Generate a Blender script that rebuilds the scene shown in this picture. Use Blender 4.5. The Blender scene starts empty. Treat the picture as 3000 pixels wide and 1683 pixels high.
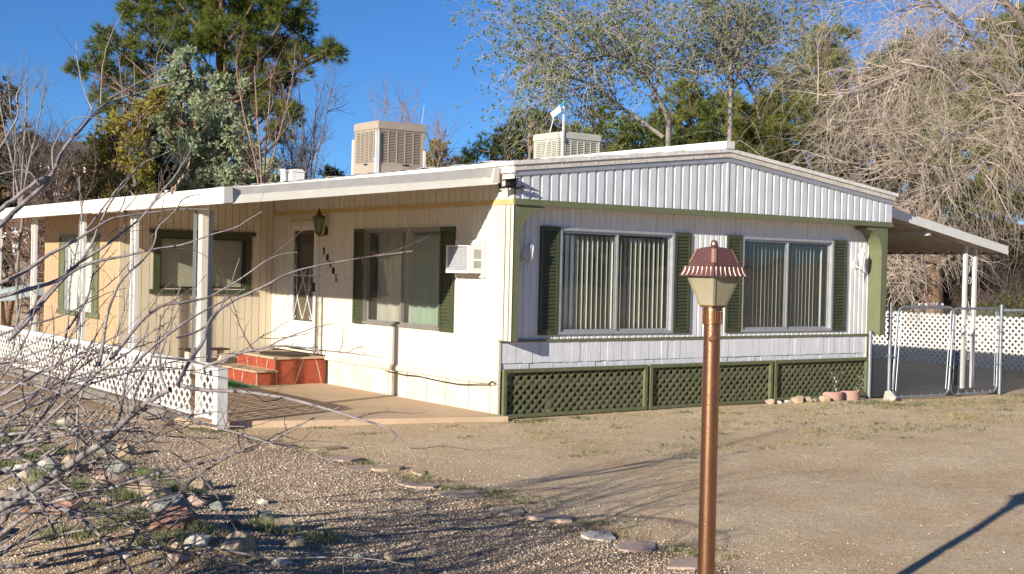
import bpy, bmesh, math, random
import numpy as np
from mathutils import Matrix, Vector

# ------------------------------------------------------------------ camera, sky, sun, exposure
S = bpy.context.scene
COL = S.collection
CAM = np.array([-9.01576963, -12.60586426, 1.75751276])
YAW, PITCH, ROLL, FPX = math.radians(36.13689598), math.radians(-0.75619746), math.radians(1.30917043), 3726.805
_f = np.array([math.sin(YAW) * math.cos(PITCH), math.cos(YAW) * math.cos(PITCH), math.sin(PITCH)])
_r = np.array([math.cos(YAW), -math.sin(YAW), 0.0])
_u = np.cross(_r, _f)
AXR = math.cos(ROLL) * _r + math.sin(ROLL) * _u
AXU = -math.sin(ROLL) * _r + math.cos(ROLL) * _u
AXF = _f
cd = bpy.data.cameras.new('camera')
cam = bpy.data.objects.new('camera', cd)
COL.objects.link(cam)
M = Matrix.Identity(4)
for i in range(3):
    M[i][0], M[i][1], M[i][2], M[i][3] = AXR[i], AXU[i], -AXF[i], CAM[i]
cam.matrix_world = M
cd.sensor_width = 36.0
cd.lens = FPX / 3000 * 36.0
cd.clip_start, cd.clip_end = 0.05, 5000
S.camera = cam

SUN_EL = math.radians(16.2)
SUN_DIR = np.array([-0.9406, -0.3396])            # horizontal direction towards the sun
w = bpy.data.worlds.new('World')
S.world = w
w.use_nodes = True
nt = w.node_tree
sky = nt.nodes.new('ShaderNodeTexSky')
sky.sky_type = 'NISHITA'
sky.sun_disc = False
sky.sun_elevation = SUN_EL
sky.sun_rotation = math.atan2(SUN_DIR[0], SUN_DIR[1]) % (2 * math.pi)
sky.altitude = 2400
sky.air_density = 1.0
sky.dust_density = 0.0
sky.ozone_density = 8.0
bg = nt.nodes['Background']
bg.inputs['Strength'].default_value = 0.08
nt.links.new(sky.outputs[0], bg.inputs['Color'])
sd = bpy.data.lights.new('sun', 'SUN')
sd.energy = 5.0
sd.angle = math.radians(0.53)
sd.color = (1.0, 0.92, 0.79)
so = bpy.data.objects.new('sun', sd)
COL.objects.link(so)
tosun = Vector((SUN_DIR[0] * math.cos(SUN_EL), SUN_DIR[1] * math.cos(SUN_EL), math.sin(SUN_EL)))
so.rotation_euler = tosun.to_track_quat('Z', 'Y').to_euler()
so.location = (-20, -10, 12)
S.view_settings.view_transform = 'Standard'
S.view_settings.look = 'None'
S.view_settings.exposure = 0.68
S.view_settings.gamma = 1.0
S.view_settings.use_curve_mapping = False
S.render.engine = 'CYCLES'
S.cycles.max_bounces = 6
S.cycles.transparent_max_bounces = 16

RNG = np.random.default_rng(7)
R = random.Random(11)
XUP = np.array([0, 0, 1.0])


def at(px, py, t):
    """point seen at photograph pixel (3000 wide) at t metres along the view axis"""
    return CAM + t * (AXF + AXR * (px - 1500) / FPX + AXU * (841.5 - py) / FPX)


# ------------------------------------------------------------------ materials
def mat(name, col, rough=0.6, var=0.12, scale=4.0, bump=0.0, bscale=60.0, metal=0.0, col2=None, stretch=(1, 1, 1),
        spec=0.4, fine=0.0, fscale=120.0):
    m = bpy.data.materials.new(name)
    m.use_nodes = True
    n, l = m.node_tree.nodes, m.node_tree.links
    b = n['Principled BSDF']
    b.inputs['Roughness'].default_value = rough
    b.inputs['Metallic'].default_value = metal
    b.inputs['Specular IOR Level'].default_value = spec
    tc = n.new('ShaderNodeTexCoord')
    mp = n.new('ShaderNodeMapping')
    mp.inputs['Scale'].default_value = stretch
    l.new(tc.outputs['Object'], mp.inputs['Vector'])
    nz = n.new('ShaderNodeTexNoise')
    nz.inputs['Scale'].default_value = scale
    nz.inputs['Detail'].default_value = 6
    nz.inputs['Roughness'].default_value = 0.65
    l.new(mp.outputs[0], nz.inputs['Vector'])
    cr = n.new('ShaderNodeValToRGB')
    c = np.array(col)
    d = np.array(col2) if col2 is not None else c * (1 - 2 * var)
    cr.color_ramp.elements[0].position = 0.32
    cr.color_ramp.elements[1].position = 0.68
    cr.color_ramp.elements[0].color = (*d, 1)
    cr.color_ramp.elements[1].color = (*(c * (1 + var * 0.4)).clip(0, 1), 1)
    l.new(nz.outputs[0], cr.inputs[0])
    out = cr.outputs[0]
    if fine:
        n3 = n.new('ShaderNodeTexNoise')
        n3.inputs['Scale'].default_value = fscale
        n3.inputs['Detail'].default_value = 3
        l.new(mp.outputs[0], n3.inputs['Vector'])
        mr = n.new('ShaderNodeMapRange')
        mr.inputs[1].default_value, mr.inputs[2].default_value = 0.3, 0.7
        mr.inputs[3].default_value, mr.inputs[4].default_value = 1 - fine, 1 + fine
        l.new(n3.outputs[0], mr.inputs[0])
        mx = n.new('ShaderNodeMix')
        mx.data_type = 'RGBA'
        mx.blend_type = 'MULTIPLY'
        mx.inputs[0].default_value = 1
        l.new(out, mx.inputs[6])
        l.new(mr.outputs[0], mx.inputs[7])
        out = mx.outputs[2]
    l.new(out, b.inputs['Base Color'])
    if bump:
        n2 = n.new('ShaderNodeTexNoise')
        n2.inputs['Scale'].default_value = bscale
        n2.inputs['Detail'].default_value = 4
        l.new(mp.outputs[0], n2.inputs['Vector'])
        bp = n.new('ShaderNodeBump')
        bp.inputs['Strength'].default_value = bump
        bp.inputs['Distance'].default_value = 0.01
        l.new(n2.outputs[0], bp.inputs['Height'])
        l.new(bp.outputs[0], b.inputs['Normal'])
    return m


def leafmat(name, col, col2, scale=1.5, trans=0.35):
    m = bpy.data.materials.new(name)
    m.use_nodes = True
    n, l = m.node_tree.nodes, m.node_tree.links
    n.remove(n['Principled BSDF'])
    o = n['Material Output']
    tc = n.new('ShaderNodeTexCoord')
    nz = n.new('ShaderNodeTexNoise')
    nz.inputs['Scale'].default_value = scale
    nz.inputs['Detail'].default_value = 8
    nz.inputs['Roughness'].default_value = 0.75
    l.new(tc.outputs['Object'], nz.inputs['Vector'])
    cr = n.new('ShaderNodeValToRGB')
    cr.color_ramp.elements[0].position = 0.34
    cr.color_ramp.elements[1].position = 0.66
    cr.color_ramp.elements[0].color = (*col2, 1)
    cr.color_ramp.elements[1].color = (*col, 1)
    l.new(nz.outputs[0], cr.inputs[0])
    d = n.new('ShaderNodeBsdfDiffuse')
    t = n.new('ShaderNodeBsdfTranslucent')
    mx = n.new('ShaderNodeMixShader')
    mx.inputs[0].default_value = trans
    l.new(cr.outputs[0], d.inputs[0])
    l.new(cr.outputs[0], t.inputs[0])
    l.new(d.outputs[0], mx.inputs[1])
    l.new(t.outputs[0], mx.inputs[2])
    l.new(mx.outputs[0], o.inputs[0])
    return m


def glassmat(name, tint=(0.8, 0.86, 0.84), refl=1.5, rough=0.02, film=0.0, filmcol=(0.5, 0.5, 0.48)):
    m = bpy.data.materials.new(name)
    m.use_nodes = True
    n, l = m.node_tree.nodes, m.node_tree.links
    n.remove(n['Principled BSDF'])
    o = n['Material Output']
    t = n.new('ShaderNodeBsdfTransparent')
    t.inputs[0].default_value = (*tint, 1)
    g = n.new('ShaderNodeBsdfGlossy')
    g.inputs['Roughness'].default_value = rough
    lw = n.new('ShaderNodeLayerWeight')
    pw_ = n.new('ShaderNodeMath')
    pw_.operation = 'POWER'
    pw_.inputs[1].default_value = 4.0
    l.new(lw.outputs['Facing'], pw_.inputs[0])
    fr = n.new('ShaderNodeMath')
    fr.operation = 'MULTIPLY_ADD'
    fr.inputs[1].default_value = 0.9
    fr.inputs[2].default_value = 0.08
    lw.inputs[0].default_value = 0.5
    l.new(pw_.outputs[0], fr.inputs[0])
    tc = n.new('ShaderNodeTexCoord')
    nz = n.new('ShaderNodeTexNoise')
    nz.inputs['Scale'].default_value = 1.3
    l.new(tc.outputs['Object'], nz.inputs['Vector'])
    bp = n.new('ShaderNodeBump')
    bp.inputs['Strength'].default_value = 0.08
    bp.inputs['Distance'].default_value = 0.05
    l.new(nz.outputs[0], bp.inputs['Height'])
    l.new(bp.outputs[0], g.inputs['Normal'])
    mx = n.new('ShaderNodeMixShader')
    l.new(fr.outputs[0], mx.inputs[0])
    l.new(t.outputs[0], mx.inputs[1])
    l.new(g.outputs[0], mx.inputs[2])
    out = mx.outputs[0]
    if film:
        df = n.new('ShaderNodeBsdfDiffuse')
        df.inputs[0].default_value = (*filmcol, 1)
        m2 = n.new('ShaderNodeMixShader')
        m2.inputs[0].default_value = film
        l.new(out, m2.inputs[1])
        l.new(df.outputs[0], m2.inputs[2])
        out = m2.outputs[0]
    l.new(out, o.inputs[0])
    return m


WHITE = mat('white_paint', (0.68, 0.67, 0.64), 0.5, 0.05, 3, 0.15, 30)
WHITE_D = mat('weathered_white_paint', (0.72, 0.71, 0.68), 0.65, 0.14, 14, 0.4, 90, stretch=(1, 1, 0.3), fine=0.1)
SIDING = mat('cream_metal_siding', (0.67, 0.62, 0.53), 0.42, 0.06, 2.5, 0.12, 8, stretch=(3, 3, 0.25), col2=(0.60, 0.54, 0.435), fine=0.03, fscale=40)
SIDING_F = mat('white_front_siding', (0.72, 0.725, 0.735), 0.42, 0.05, 2.5, 0.12, 8, stretch=(3, 3, 0.2), col2=(0.63, 0.62, 0.60), fine=0.03, fscale=40)
FASCIA_W = mat('white_ribbed_metal', (0.62, 0.635, 0.66), 0.40, 0.05, 3, 0.1, 14, col2=(0.54, 0.55, 0.57), fine=0.05, fscale=60)
SKIRT = mat('cream_skirting', (0.68, 0.63, 0.53), 0.6, 0.08, 2.2, 0.15, 40, col2=(0.60, 0.50, 0.36), stretch=(1, 1, 2), fine=0.05)
TRIMY = mat('yellowed_trim', (0.58, 0.42, 0.18), 0.6, 0.1, 5, fine=0.06)
BOARDW = mat('embossed_white_board', (0.66, 0.67, 0.70), 0.65, 0.06, 6, 0.4, 26, stretch=(2.5, 2.5, 0.7), fine=0.05)
GREEN = mat('olive_green_paint', (0.145, 0.158, 0.082), 0.5, 0.08, 5, 0.15, 50, fine=0.06)
GREEN_D = mat('dark_green_shutter_plastic', (0.055, 0.064, 0.031), 0.5, 0.1, 6, 0.1, 50, fine=0.06)
GREEN_L = mat('weathered_green_lattice_wood', (0.135, 0.148, 0.072), 0.75, 0.16, 9, 0.5, 80, fine=0.15)
TAN = mat('tan_panel_board', (0.66, 0.57, 0.43), 0.65, 0.06, 3, 0.2, 50, stretch=(3, 3, 0.4), fine=0.05)
PEACH = mat('peach_panel_board', (0.48, 0.33, 0.195), 0.65, 0.06, 3, 0.2, 50, stretch=(3, 3, 0.4), fine=0.04)
ROOFW = mat('white_coated_roof', (0.74, 0.71, 0.67), 0.8, 0.1, 5, 0.8, 14, fine=0.05)
BEIGE_T = mat('beige_flashing', (0.64, 0.59, 0.52), 0.55, 0.12, 6, 0.2, 40, fine=0.08)
AWN = mat('cream_awning_aluminium', (0.80, 0.75, 0.64), 0.38, 0.05, 4, 0.05, 20, fine=0.04)
AWN_G = mat('grey_cream_gutter', (0.60, 0.575, 0.53), 0.45, 0.08, 7, 0.1, 40, fine=0.08)
GALV = mat('galvanised_steel', (0.30, 0.33, 0.36), 0.42, 0.12, 14, 0.05, 60, metal=0.55, fine=0.1)
WIRE = mat('galvanised_wire', (0.36, 0.37, 0.38), 0.45, 0.1, 20, metal=0.4)
ALU = mat('aluminium_frame', (0.40, 0.41, 0.43), 0.4, 0.08, 8, metal=0.35)
BLINDS = mat('cream_blind_vinyl', (0.86, 0.85, 0.76), 0.6, 0.05, 3)
BLIND_G = mat('grey_green_blind', (0.72, 0.78, 0.74), 0.6, 0.06, 3)
CURT = mat('sheer_green_curtain', (0.27, 0.33, 0.25), 0.8, 0.1, 3, stretch=(6, 6, 0.4))
CURT_B = mat('brown_grey_curtain', (0.40, 0.365, 0.30), 0.8, 0.1, 3, stretch=(6, 6, 0.4))
CURT_W = mat('white_net_curtain', (0.74, 0.74, 0.72), 0.8, 0.06, 3, stretch=(6, 6, 0.4))
MINI = mat('cream_mini_blind', (0.72, 0.65, 0.50), 0.6, 0.05, 3)
GLASS = glassmat('window_glass', (0.9, 0.94, 0.92), film=0.03)
GLASS_D = glassmat('storm_door_glass', (0.7, 0.66, 0.58), film=0.06)
GLASS_AMB = mat('frosted_amber_panel', (0.345, 0.31, 0.215), 0.28, 0.06, 6, 0.1, 40, col2=(0.30, 0.26, 0.165))
DARK = mat('dark_interior', (0.045, 0.04, 0.035), 0.9, 0.2, 4)
ALU_D = mat('dull_bronze_aluminium', (0.30, 0.28, 0.25), 0.45, 0.1, 8, metal=0.4)
DOORB = mat('brown_inner_door', (0.20, 0.14, 0.085), 0.6, 0.15, 4)
BROWN = mat('dark_brown_frame', (0.055, 0.04, 0.025), 0.6, 0.2, 5)
CONC = mat('tan_stained_concrete', (0.52, 0.39, 0.27), 0.8, 0.1, 1.6, 0.25, 60, col2=(0.42, 0.305, 0.21), fine=0.08, fscale=90)
CONC_G = mat('grey_concrete', (0.42, 0.39, 0.34), 0.85, 0.15, 4, 0.5, 60, fine=0.12)
REDST = mat('red_painted_flagstone', (0.34, 0.070, 0.032), 0.6, 0.12, 7, 0.5, 60, col2=(0.26, 0.052, 0.027), fine=0.12)
JOINT = mat('tan_mortar', (0.58, 0.44, 0.30), 0.85, 0.1, 8, 0.4, 80, fine=0.1)
MATD = mat('dark_coir_mat', (0.055, 0.042, 0.03), 0.95, 0.25, 20, 1.0, 250, fine=0.3)
TURF = mat('green_artificial_turf', (0.03, 0.22, 0.055), 0.9, 0.15, 12, 1.0, 250, fine=0.25, fscale=200)
COPPER = mat('copper_lamp_paint', (0.40, 0.205, 0.115), 0.30, 0.08, 10, 0.12, 160, metal=0.9, fine=0.08)
COPPER_D = mat('brown_lamp_hood_paint', (0.22, 0.105, 0.09), 0.36, 0.1, 10, 0.1, 120, metal=0.45, fine=0.06)
BRONZE = mat('dark_bronze_metal', (0.14, 0.055, 0.02), 0.45, 0.15, 20, metal=0.6)
LGLASS = glassmat('lantern_glass', (0.6, 0.75, 0.6), film=0.25, filmcol=(0.25, 0.36, 0.22))
COOLER = mat('beige_cooler_enamel', (0.38, 0.315, 0.25), 0.45, 0.05, 4, 0.05, 30, fine=0.04)
COOLER2 = mat('pale_yellow_cooler_enamel', (0.50, 0.485, 0.40), 0.5, 0.07, 5, 0.05, 30, fine=0.05)
COOLPAD = mat('dark_brown_cooler_pad', (0.12, 0.10, 0.08), 0.9, 0.2, 12)  # even dark brown over the whole pad
COOLPAD2 = mat('scaled_grey_pad', (0.30, 0.29, 0.26), 0.9, 0.3, 20)
PLASTW = mat('white_plastic', (0.76, 0.75, 0.71), 0.45, 0.06, 6)
GREYM = mat('grey_mesh_panel', (0.40, 0.405, 0.43), 0.7, 0.1, 20)
BLACK = mat('black_plastic', (0.012, 0.012, 0.013), 0.45, 0.2, 10)
PANELY = mat('cream_lens', (0.62, 0.56, 0.38), 0.4, 0.05, 6)
TIMBER = mat('grey_weathered_timber', (0.27, 0.235, 0.195), 0.9, 0.25, 6, 0.8, 40, stretch=(6, 1, 6), fine=0.2)
PINKB = mat('pink_concrete_edging', (0.52, 0.31, 0.25), 0.85, 0.12, 8, 0.4, 80, fine=0.1)
CANV = mat('pale_yellow_canvas', (0.78, 0.73, 0.47), 0.8, 0.05, 6)
TEAL = mat('teal_tape', (0.03, 0.30, 0.38), 0.6, 0.1, 6)


# ------------------------------------------------------------------ mesh helpers
def mk(name, V, F, m=None, parent=None, smooth=False):
    me = bpy.data.meshes.new(name)
    V = np.asarray(V, dtype=np.float32)
    if isinstance(F, np.ndarray):
        n, k = F.shape
        me.vertices.add(len(V))
        me.vertices.foreach_set('co', V.ravel())
        me.loops.add(n * k)
        me.loops.foreach_set('vertex_index', F.astype(np.int32).ravel())
        me.polygons.add(n)
        me.polygons.foreach_set('loop_start', np.arange(0, n * k, k, dtype=np.int32))
        me.polygons.foreach_set('loop_total', np.full(n, k, dtype=np.int32))
        me.update(calc_edges=True)
    else:
        me.from_pydata(V.tolist(), [], F)
        me.update()
    if smooth:
        me.polygons.foreach_set('use_smooth', np.ones(len(me.polygons), dtype=bool))
    if m is not None:
        me.materials.append(m)
    o = bpy.data.objects.new(name, me)
    COL.objects.link(o)
    if parent is not None:
        o.parent = parent
        off = parent.get('_base')
        p = parent
        base = Vector((0, 0, 0))
        while p is not None:
            base = base + p.location
            p = p.parent
        o.location = -base
    return o


def tag(o, label=None, cat=None, group=None, kind=None):
    if label:
        o['label'] = label
    if cat:
        o['category'] = cat
    if group:
        o['group'] = group
    if kind:
        o['kind'] = kind
    return o


def thing(name, label, cat, loc=(0, 0, 0), group=None):
    o = bpy.data.objects.new(name, None)
    COL.objects.link(o)
    o.location = loc
    o.empty_display_size = 0.1
    return tag(o, label, cat, group)


def copy_tree(o, parent=None):
    c = o.copy()
    COL.objects.link(c)
    if parent is not None:
        c.parent = parent
    for ch in list(o.children):
        copy_tree(ch, c)
    return c


class B:
    def __init__(s):
        s.v, s.f = [], []

    def add(s, V, F):
        k = len(s.v)
        s.v.extend([tuple(p) for p in V])
        s.f.extend([tuple(i + k for i in f) for f in F])
        return s

    def box(s, x0, x1, y0, y1, z0, z1, T=None):
        V = [(x0, y0, z0), (x1, y0, z0), (x1, y1, z0), (x0, y1, z0), (x0, y0, z1), (x1, y0, z1), (x1, y1, z1), (x0, y1, z1)]
        if T:
            V = [T(*p) for p in V]
        return s.add(V, [(3, 2, 1, 0), (4, 5, 6, 7), (0, 1, 5, 4), (1, 2, 6, 5), (2, 3, 7, 6), (3, 0, 4, 7)])

    def prism(s, poly, w0, w1, T):
        n = len(poly)
        V = [T(u, v, w0) for u, v in poly] + [T(u, v, w1) for u, v in poly]
        F = [tuple(range(n - 1, -1, -1)), tuple(range(n, 2 * n))]
        F += [(i, (i + 1) % n, n + (i + 1) % n, n + i) for i in range(n)]
        return s.add(V, F)

    def tube(s, path, r, sides=8, cap=True):
        P = np.asarray(path, float)
        n = len(P)
        rr = np.broadcast_to(np.asarray(r, float), (n,))
        T = np.gradient(P, axis=0)
        T /= np.linalg.norm(T, axis=1)[:, None] + 1e-12
        ref = np.array([0, 0, 1.0]) if abs(T[:, 2]).mean() < 0.8 else np.array([1.0, 0.2, 0])
        N = np.cross(T, ref)
        N /= np.linalg.norm(N, axis=1)[:, None] + 1e-12
        Bn = np.cross(T, N)
        a = np.arange(sides) * 2 * np.pi / sides
        V = P[:, None] + rr[:, None, None] * (N[:, None] * np.cos(a)[None, :, None] + Bn[:, None] * np.sin(a)[None, :, None])
        F = []
        for i in range(n - 1):
            for j in range(sides):
                j2 = (j + 1) % sides
                F.append((i * sides + j, i * sides + j2, (i + 1) * sides + j2, (i + 1) * sides + j))
        if cap:
            F.append(tuple(range(sides - 1, -1, -1)))
            F.append(tuple((n - 1) * sides + j for j in range(sides)))
        return s.add(V.reshape(-1, 3), F)

    def lathe(s, prof, c, sides=16, ang=0.0, axis='z'):
        V, F = [], []
        for r, z in prof:
            for j in range(sides):
                a = ang + j * 2 * math.pi / sides
                V.append((c[0] + r * math.cos(a), c[1] + r * math.sin(a), c[2] + z))
        n = len(prof)
        for i in range(n - 1):
            for j in range(sides):
                j2 = (j + 1) % sides
                F.append((i * sides + j, i * sides + j2, (i + 1) * sides + j2, (i + 1) * sides + j))
        F.append(tuple(range(sides - 1, -1, -1)))
        F.append(tuple((n - 1) * sides + j for j in range(sides)))
        return s.add(V, F)

    def build(s, name, m, parent=None, smooth=False):
        return mk(name, s.v, s.f, m, parent, smooth)


def smooth_angle(o, deg=40):
    me = o.data
    me.polygons.foreach_set('use_smooth', np.ones(len(me.polygons), dtype=bool))
    me.set_sharp_from_angle(angle=math.radians(deg))
    return o


# wall mappings: u along the wall, v up, w outwards
def FRONT(y0=0.0):
    return lambda u, v, w: (u, y0 - w, v)


def LEFT(x0=0.0):
    return lambda u, v, w: (x0 - w, u, v)


def ribwall(T, u0, u1, vb, vt, pitch, gw, gd, openings=(), s=0.006, start=0.0):
    """ribbed sheet with grooves and openings; vb and vt may be functions of u"""
    fb = vb if callable(vb) else (lambda u: vb)
    ft = vt if callable(vt) else (lambda u: vt)
    pts = [(u0, 0.0)]
    u = u0 + start
    while u + gw < u1:
        if u > u0 + 1e-4:
            pts += [(u, 0.0), (u + s, -gd), (u + gw - s, -gd), (u + gw, 0.0)]
        u += pitch
    pts.append((u1, 0.0))
    us = np.array([p[0] for p in pts])
    ws = np.array([p[1] for p in pts])
    ex = []
    for (a, b, c, d) in openings:
        ex += [a, b]
    for e in ex:
        if u0 < e < u1:
            i = np.searchsorted(us, e)
            us, ws = np.insert(us, i, e), np.insert(ws, i, np.interp(e, us, ws))
    bb = B()
    for i in range(len(us) - 1):
        a, b = us[i], us[i + 1]
        if b - a < 1e-6:
            continue
        m = (a + b) / 2
        iv = [(None, None)]
        cuts = sorted([(c, d) for (oa, ob, c, d) in openings if oa < m < ob])
        lo, segs = None, []
        for c, d in cuts:
            segs.append((lo, c))
            lo = d
        segs.append((lo, None))
        for c, d in segs:
            za, zb = (fb(a), fb(b)) if c is None else (c, c)
            zc, zd = (ft(a), ft(b)) if d is None else (d, d)
            if zc - za < 1e-4 and zd - zb < 1e-4:
                continue
            bb.add([T(a, za, ws[i]), T(b, zb, ws[i + 1]), T(b, zd, ws[i + 1]), T(a, zc, ws[i])], [(0, 1, 2, 3)])
    return bb


def clip_half(poly, a, b, c):
    """keep a*u+b*v<=c"""
    out = []
    for i in range(len(poly)):
        p, q = poly[i], poly[(i + 1) % len(poly)]
        dp, dq = a * p[0] + b * p[1] - c, a * q[0] + b * q[1] - c
        if dp <= 0:
            out.append(p)
        if dp * dq < 0:
            t = dp / (dp - dq)
            out.append((p[0] + t * (q[0] - p[0]), p[1] + t * (q[1] - p[1])))
    return out


def lattice(root, T, poly, pitch, width, th, m, w0=0.0, jit=0.0, slope=1.0):
    """diagonal slats, each its own part, clipped to a convex polygon in u,v"""
    cs = [p[0] for p in poly]
    vs = [p[1] for p in poly]
    n = 0
    for layer, sg in ((0, -1.0), (1, 1.0)):
        k = sg * slope
        lo = min(u - k * v for u, v in poly)
        hi = max(u - k * v for u, v in poly)
        hw = width / 2 * math.sqrt(1 + k * k)
        c = lo + pitch * 0.35
        while c < hi:
            cc = c + R.uniform(-jit, jit)
            q = clip_half(poly, 1, -k, cc + hw)
            q = clip_half(q, -1, k, -(cc - hw)) if len(q) > 2 else q
            if len(q) > 2:
                us = [p[0] for p in q]
                vv = [p[1] for p in q]
                if (max(us) - min(us)) + (max(vv) - min(vv)) > width * 1.6:
                    B().prism(q, w0 + layer * (th + 0.0015), w0 + layer * (th + 0.0015) + th, T).build('slat', m, root)
                    n += 1
            c += pitch
    return n

# ------------------------------------------------------------------ ground and terrain
_nr = np.random.default_rng(3)
_ph = _nr.uniform(0, 6.28, (14, 2))
_kk = _nr.normal(0, 1, (14, 2))
_kk /= np.linalg.norm(_kk, axis=1)[:, None]
_wl = np.array([9, 7, 5, 4, 3, 2.2, 1.7, 1.3, 1.0, .8, .62, .5, .4, .33])


def wavy(x, y, lo=0, hi=14):
    z = 0
    for i in range(lo, hi):
        a = 2 * np.pi / _wl[i]
        z = z + _wl[i] * np.sin(a * (x * _kk[i, 0] + y * _kk[i, 1]) + _ph[i, 0]) * np.cos(a * 0.7 * (x * _kk[i, 1] - y * _kk[i, 0]) + _ph[i, 1])
    return z


def sstep(a, b, x):
    t = np.clip((x - a) / (b - a), 0, 1)
    return t * t * (3 - 2 * t)


def gz(x, y):
    x, y = np.asarray(x, float), np.asarray(y, float)
    near = np.exp(-((x + 2) ** 2 + (y + 4) ** 2) / 500)
    bed = 1 - sstep(-3.5, -3.15, x)
    z = -0.055 + near * (0.0022 * wavy(x, y, 2, 9) * (0.6 + 1.6 * bed)) + near * bed * 0.0022 * wavy(x, y, 8, 14)
    z = z + bed * 0.02 * sstep(4, -1, y)
    # raked furrows of the gravel bed and the stone berm on the left
    z = z + 0.16 * np.exp(-((x + 6.35 + 0.06 * (y + 3)) / 0.75) ** 2) * sstep(2.5, 0.5, y) * sstep(-9, -6, y)
    # fall towards the gate, bank behind the carport, rise behind the house
    z = z - 0.09 * sstep(5.5, 8.5, x) * sstep(-2.6, -0.6, y)
    z = z - 0.03 * sstep(-5, -10, y) - 0.22 * sstep(11, 17, x) * sstep(-3, 1, y)
    z = z + 0.35 * sstep(18.3, 19.5, x) + 0.075 * np.maximum(0, x - 18.5) * sstep(120, 40, x)
    z = z + 0.055 * np.maximum(0, y - 15) * sstep(300, 60, y)
    # level pads under the slab and the house
    inside = sstep(-3.75, -3.55, x) * sstep(10.6, 10.4, x) * sstep(-0.35, 0.55, y) * sstep(17, 16, y)
    z = z * (1 - inside) + (-0.075 - 0.07 * sstep(6.5, 8.5, x)) * inside
    return z


def axis(lo, hi, fine, far, n):
    a = np.arange(lo, hi + 1e-6, fine)
    g = np.geomspace(fine, far, n).cumsum()
    return np.concatenate([(lo - g)[::-1], a, hi + g])


gx = axis(-11, 12, 0.09, 160, 46)
gy = axis(-10, 4, 0.09, 160, 46)
GX, GY = np.meshgrid(gx, gy, indexing='ij')
GZ = gz(GX, GY)
nx, ny = GX.shape
idx = np.arange(nx * ny).reshape(nx, ny)
F = np.stack([idx[:-1, :-1], idx[1:, :-1], idx[1:, 1:], idx[:-1, 1:]], -1).reshape(-1, 4)


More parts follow.
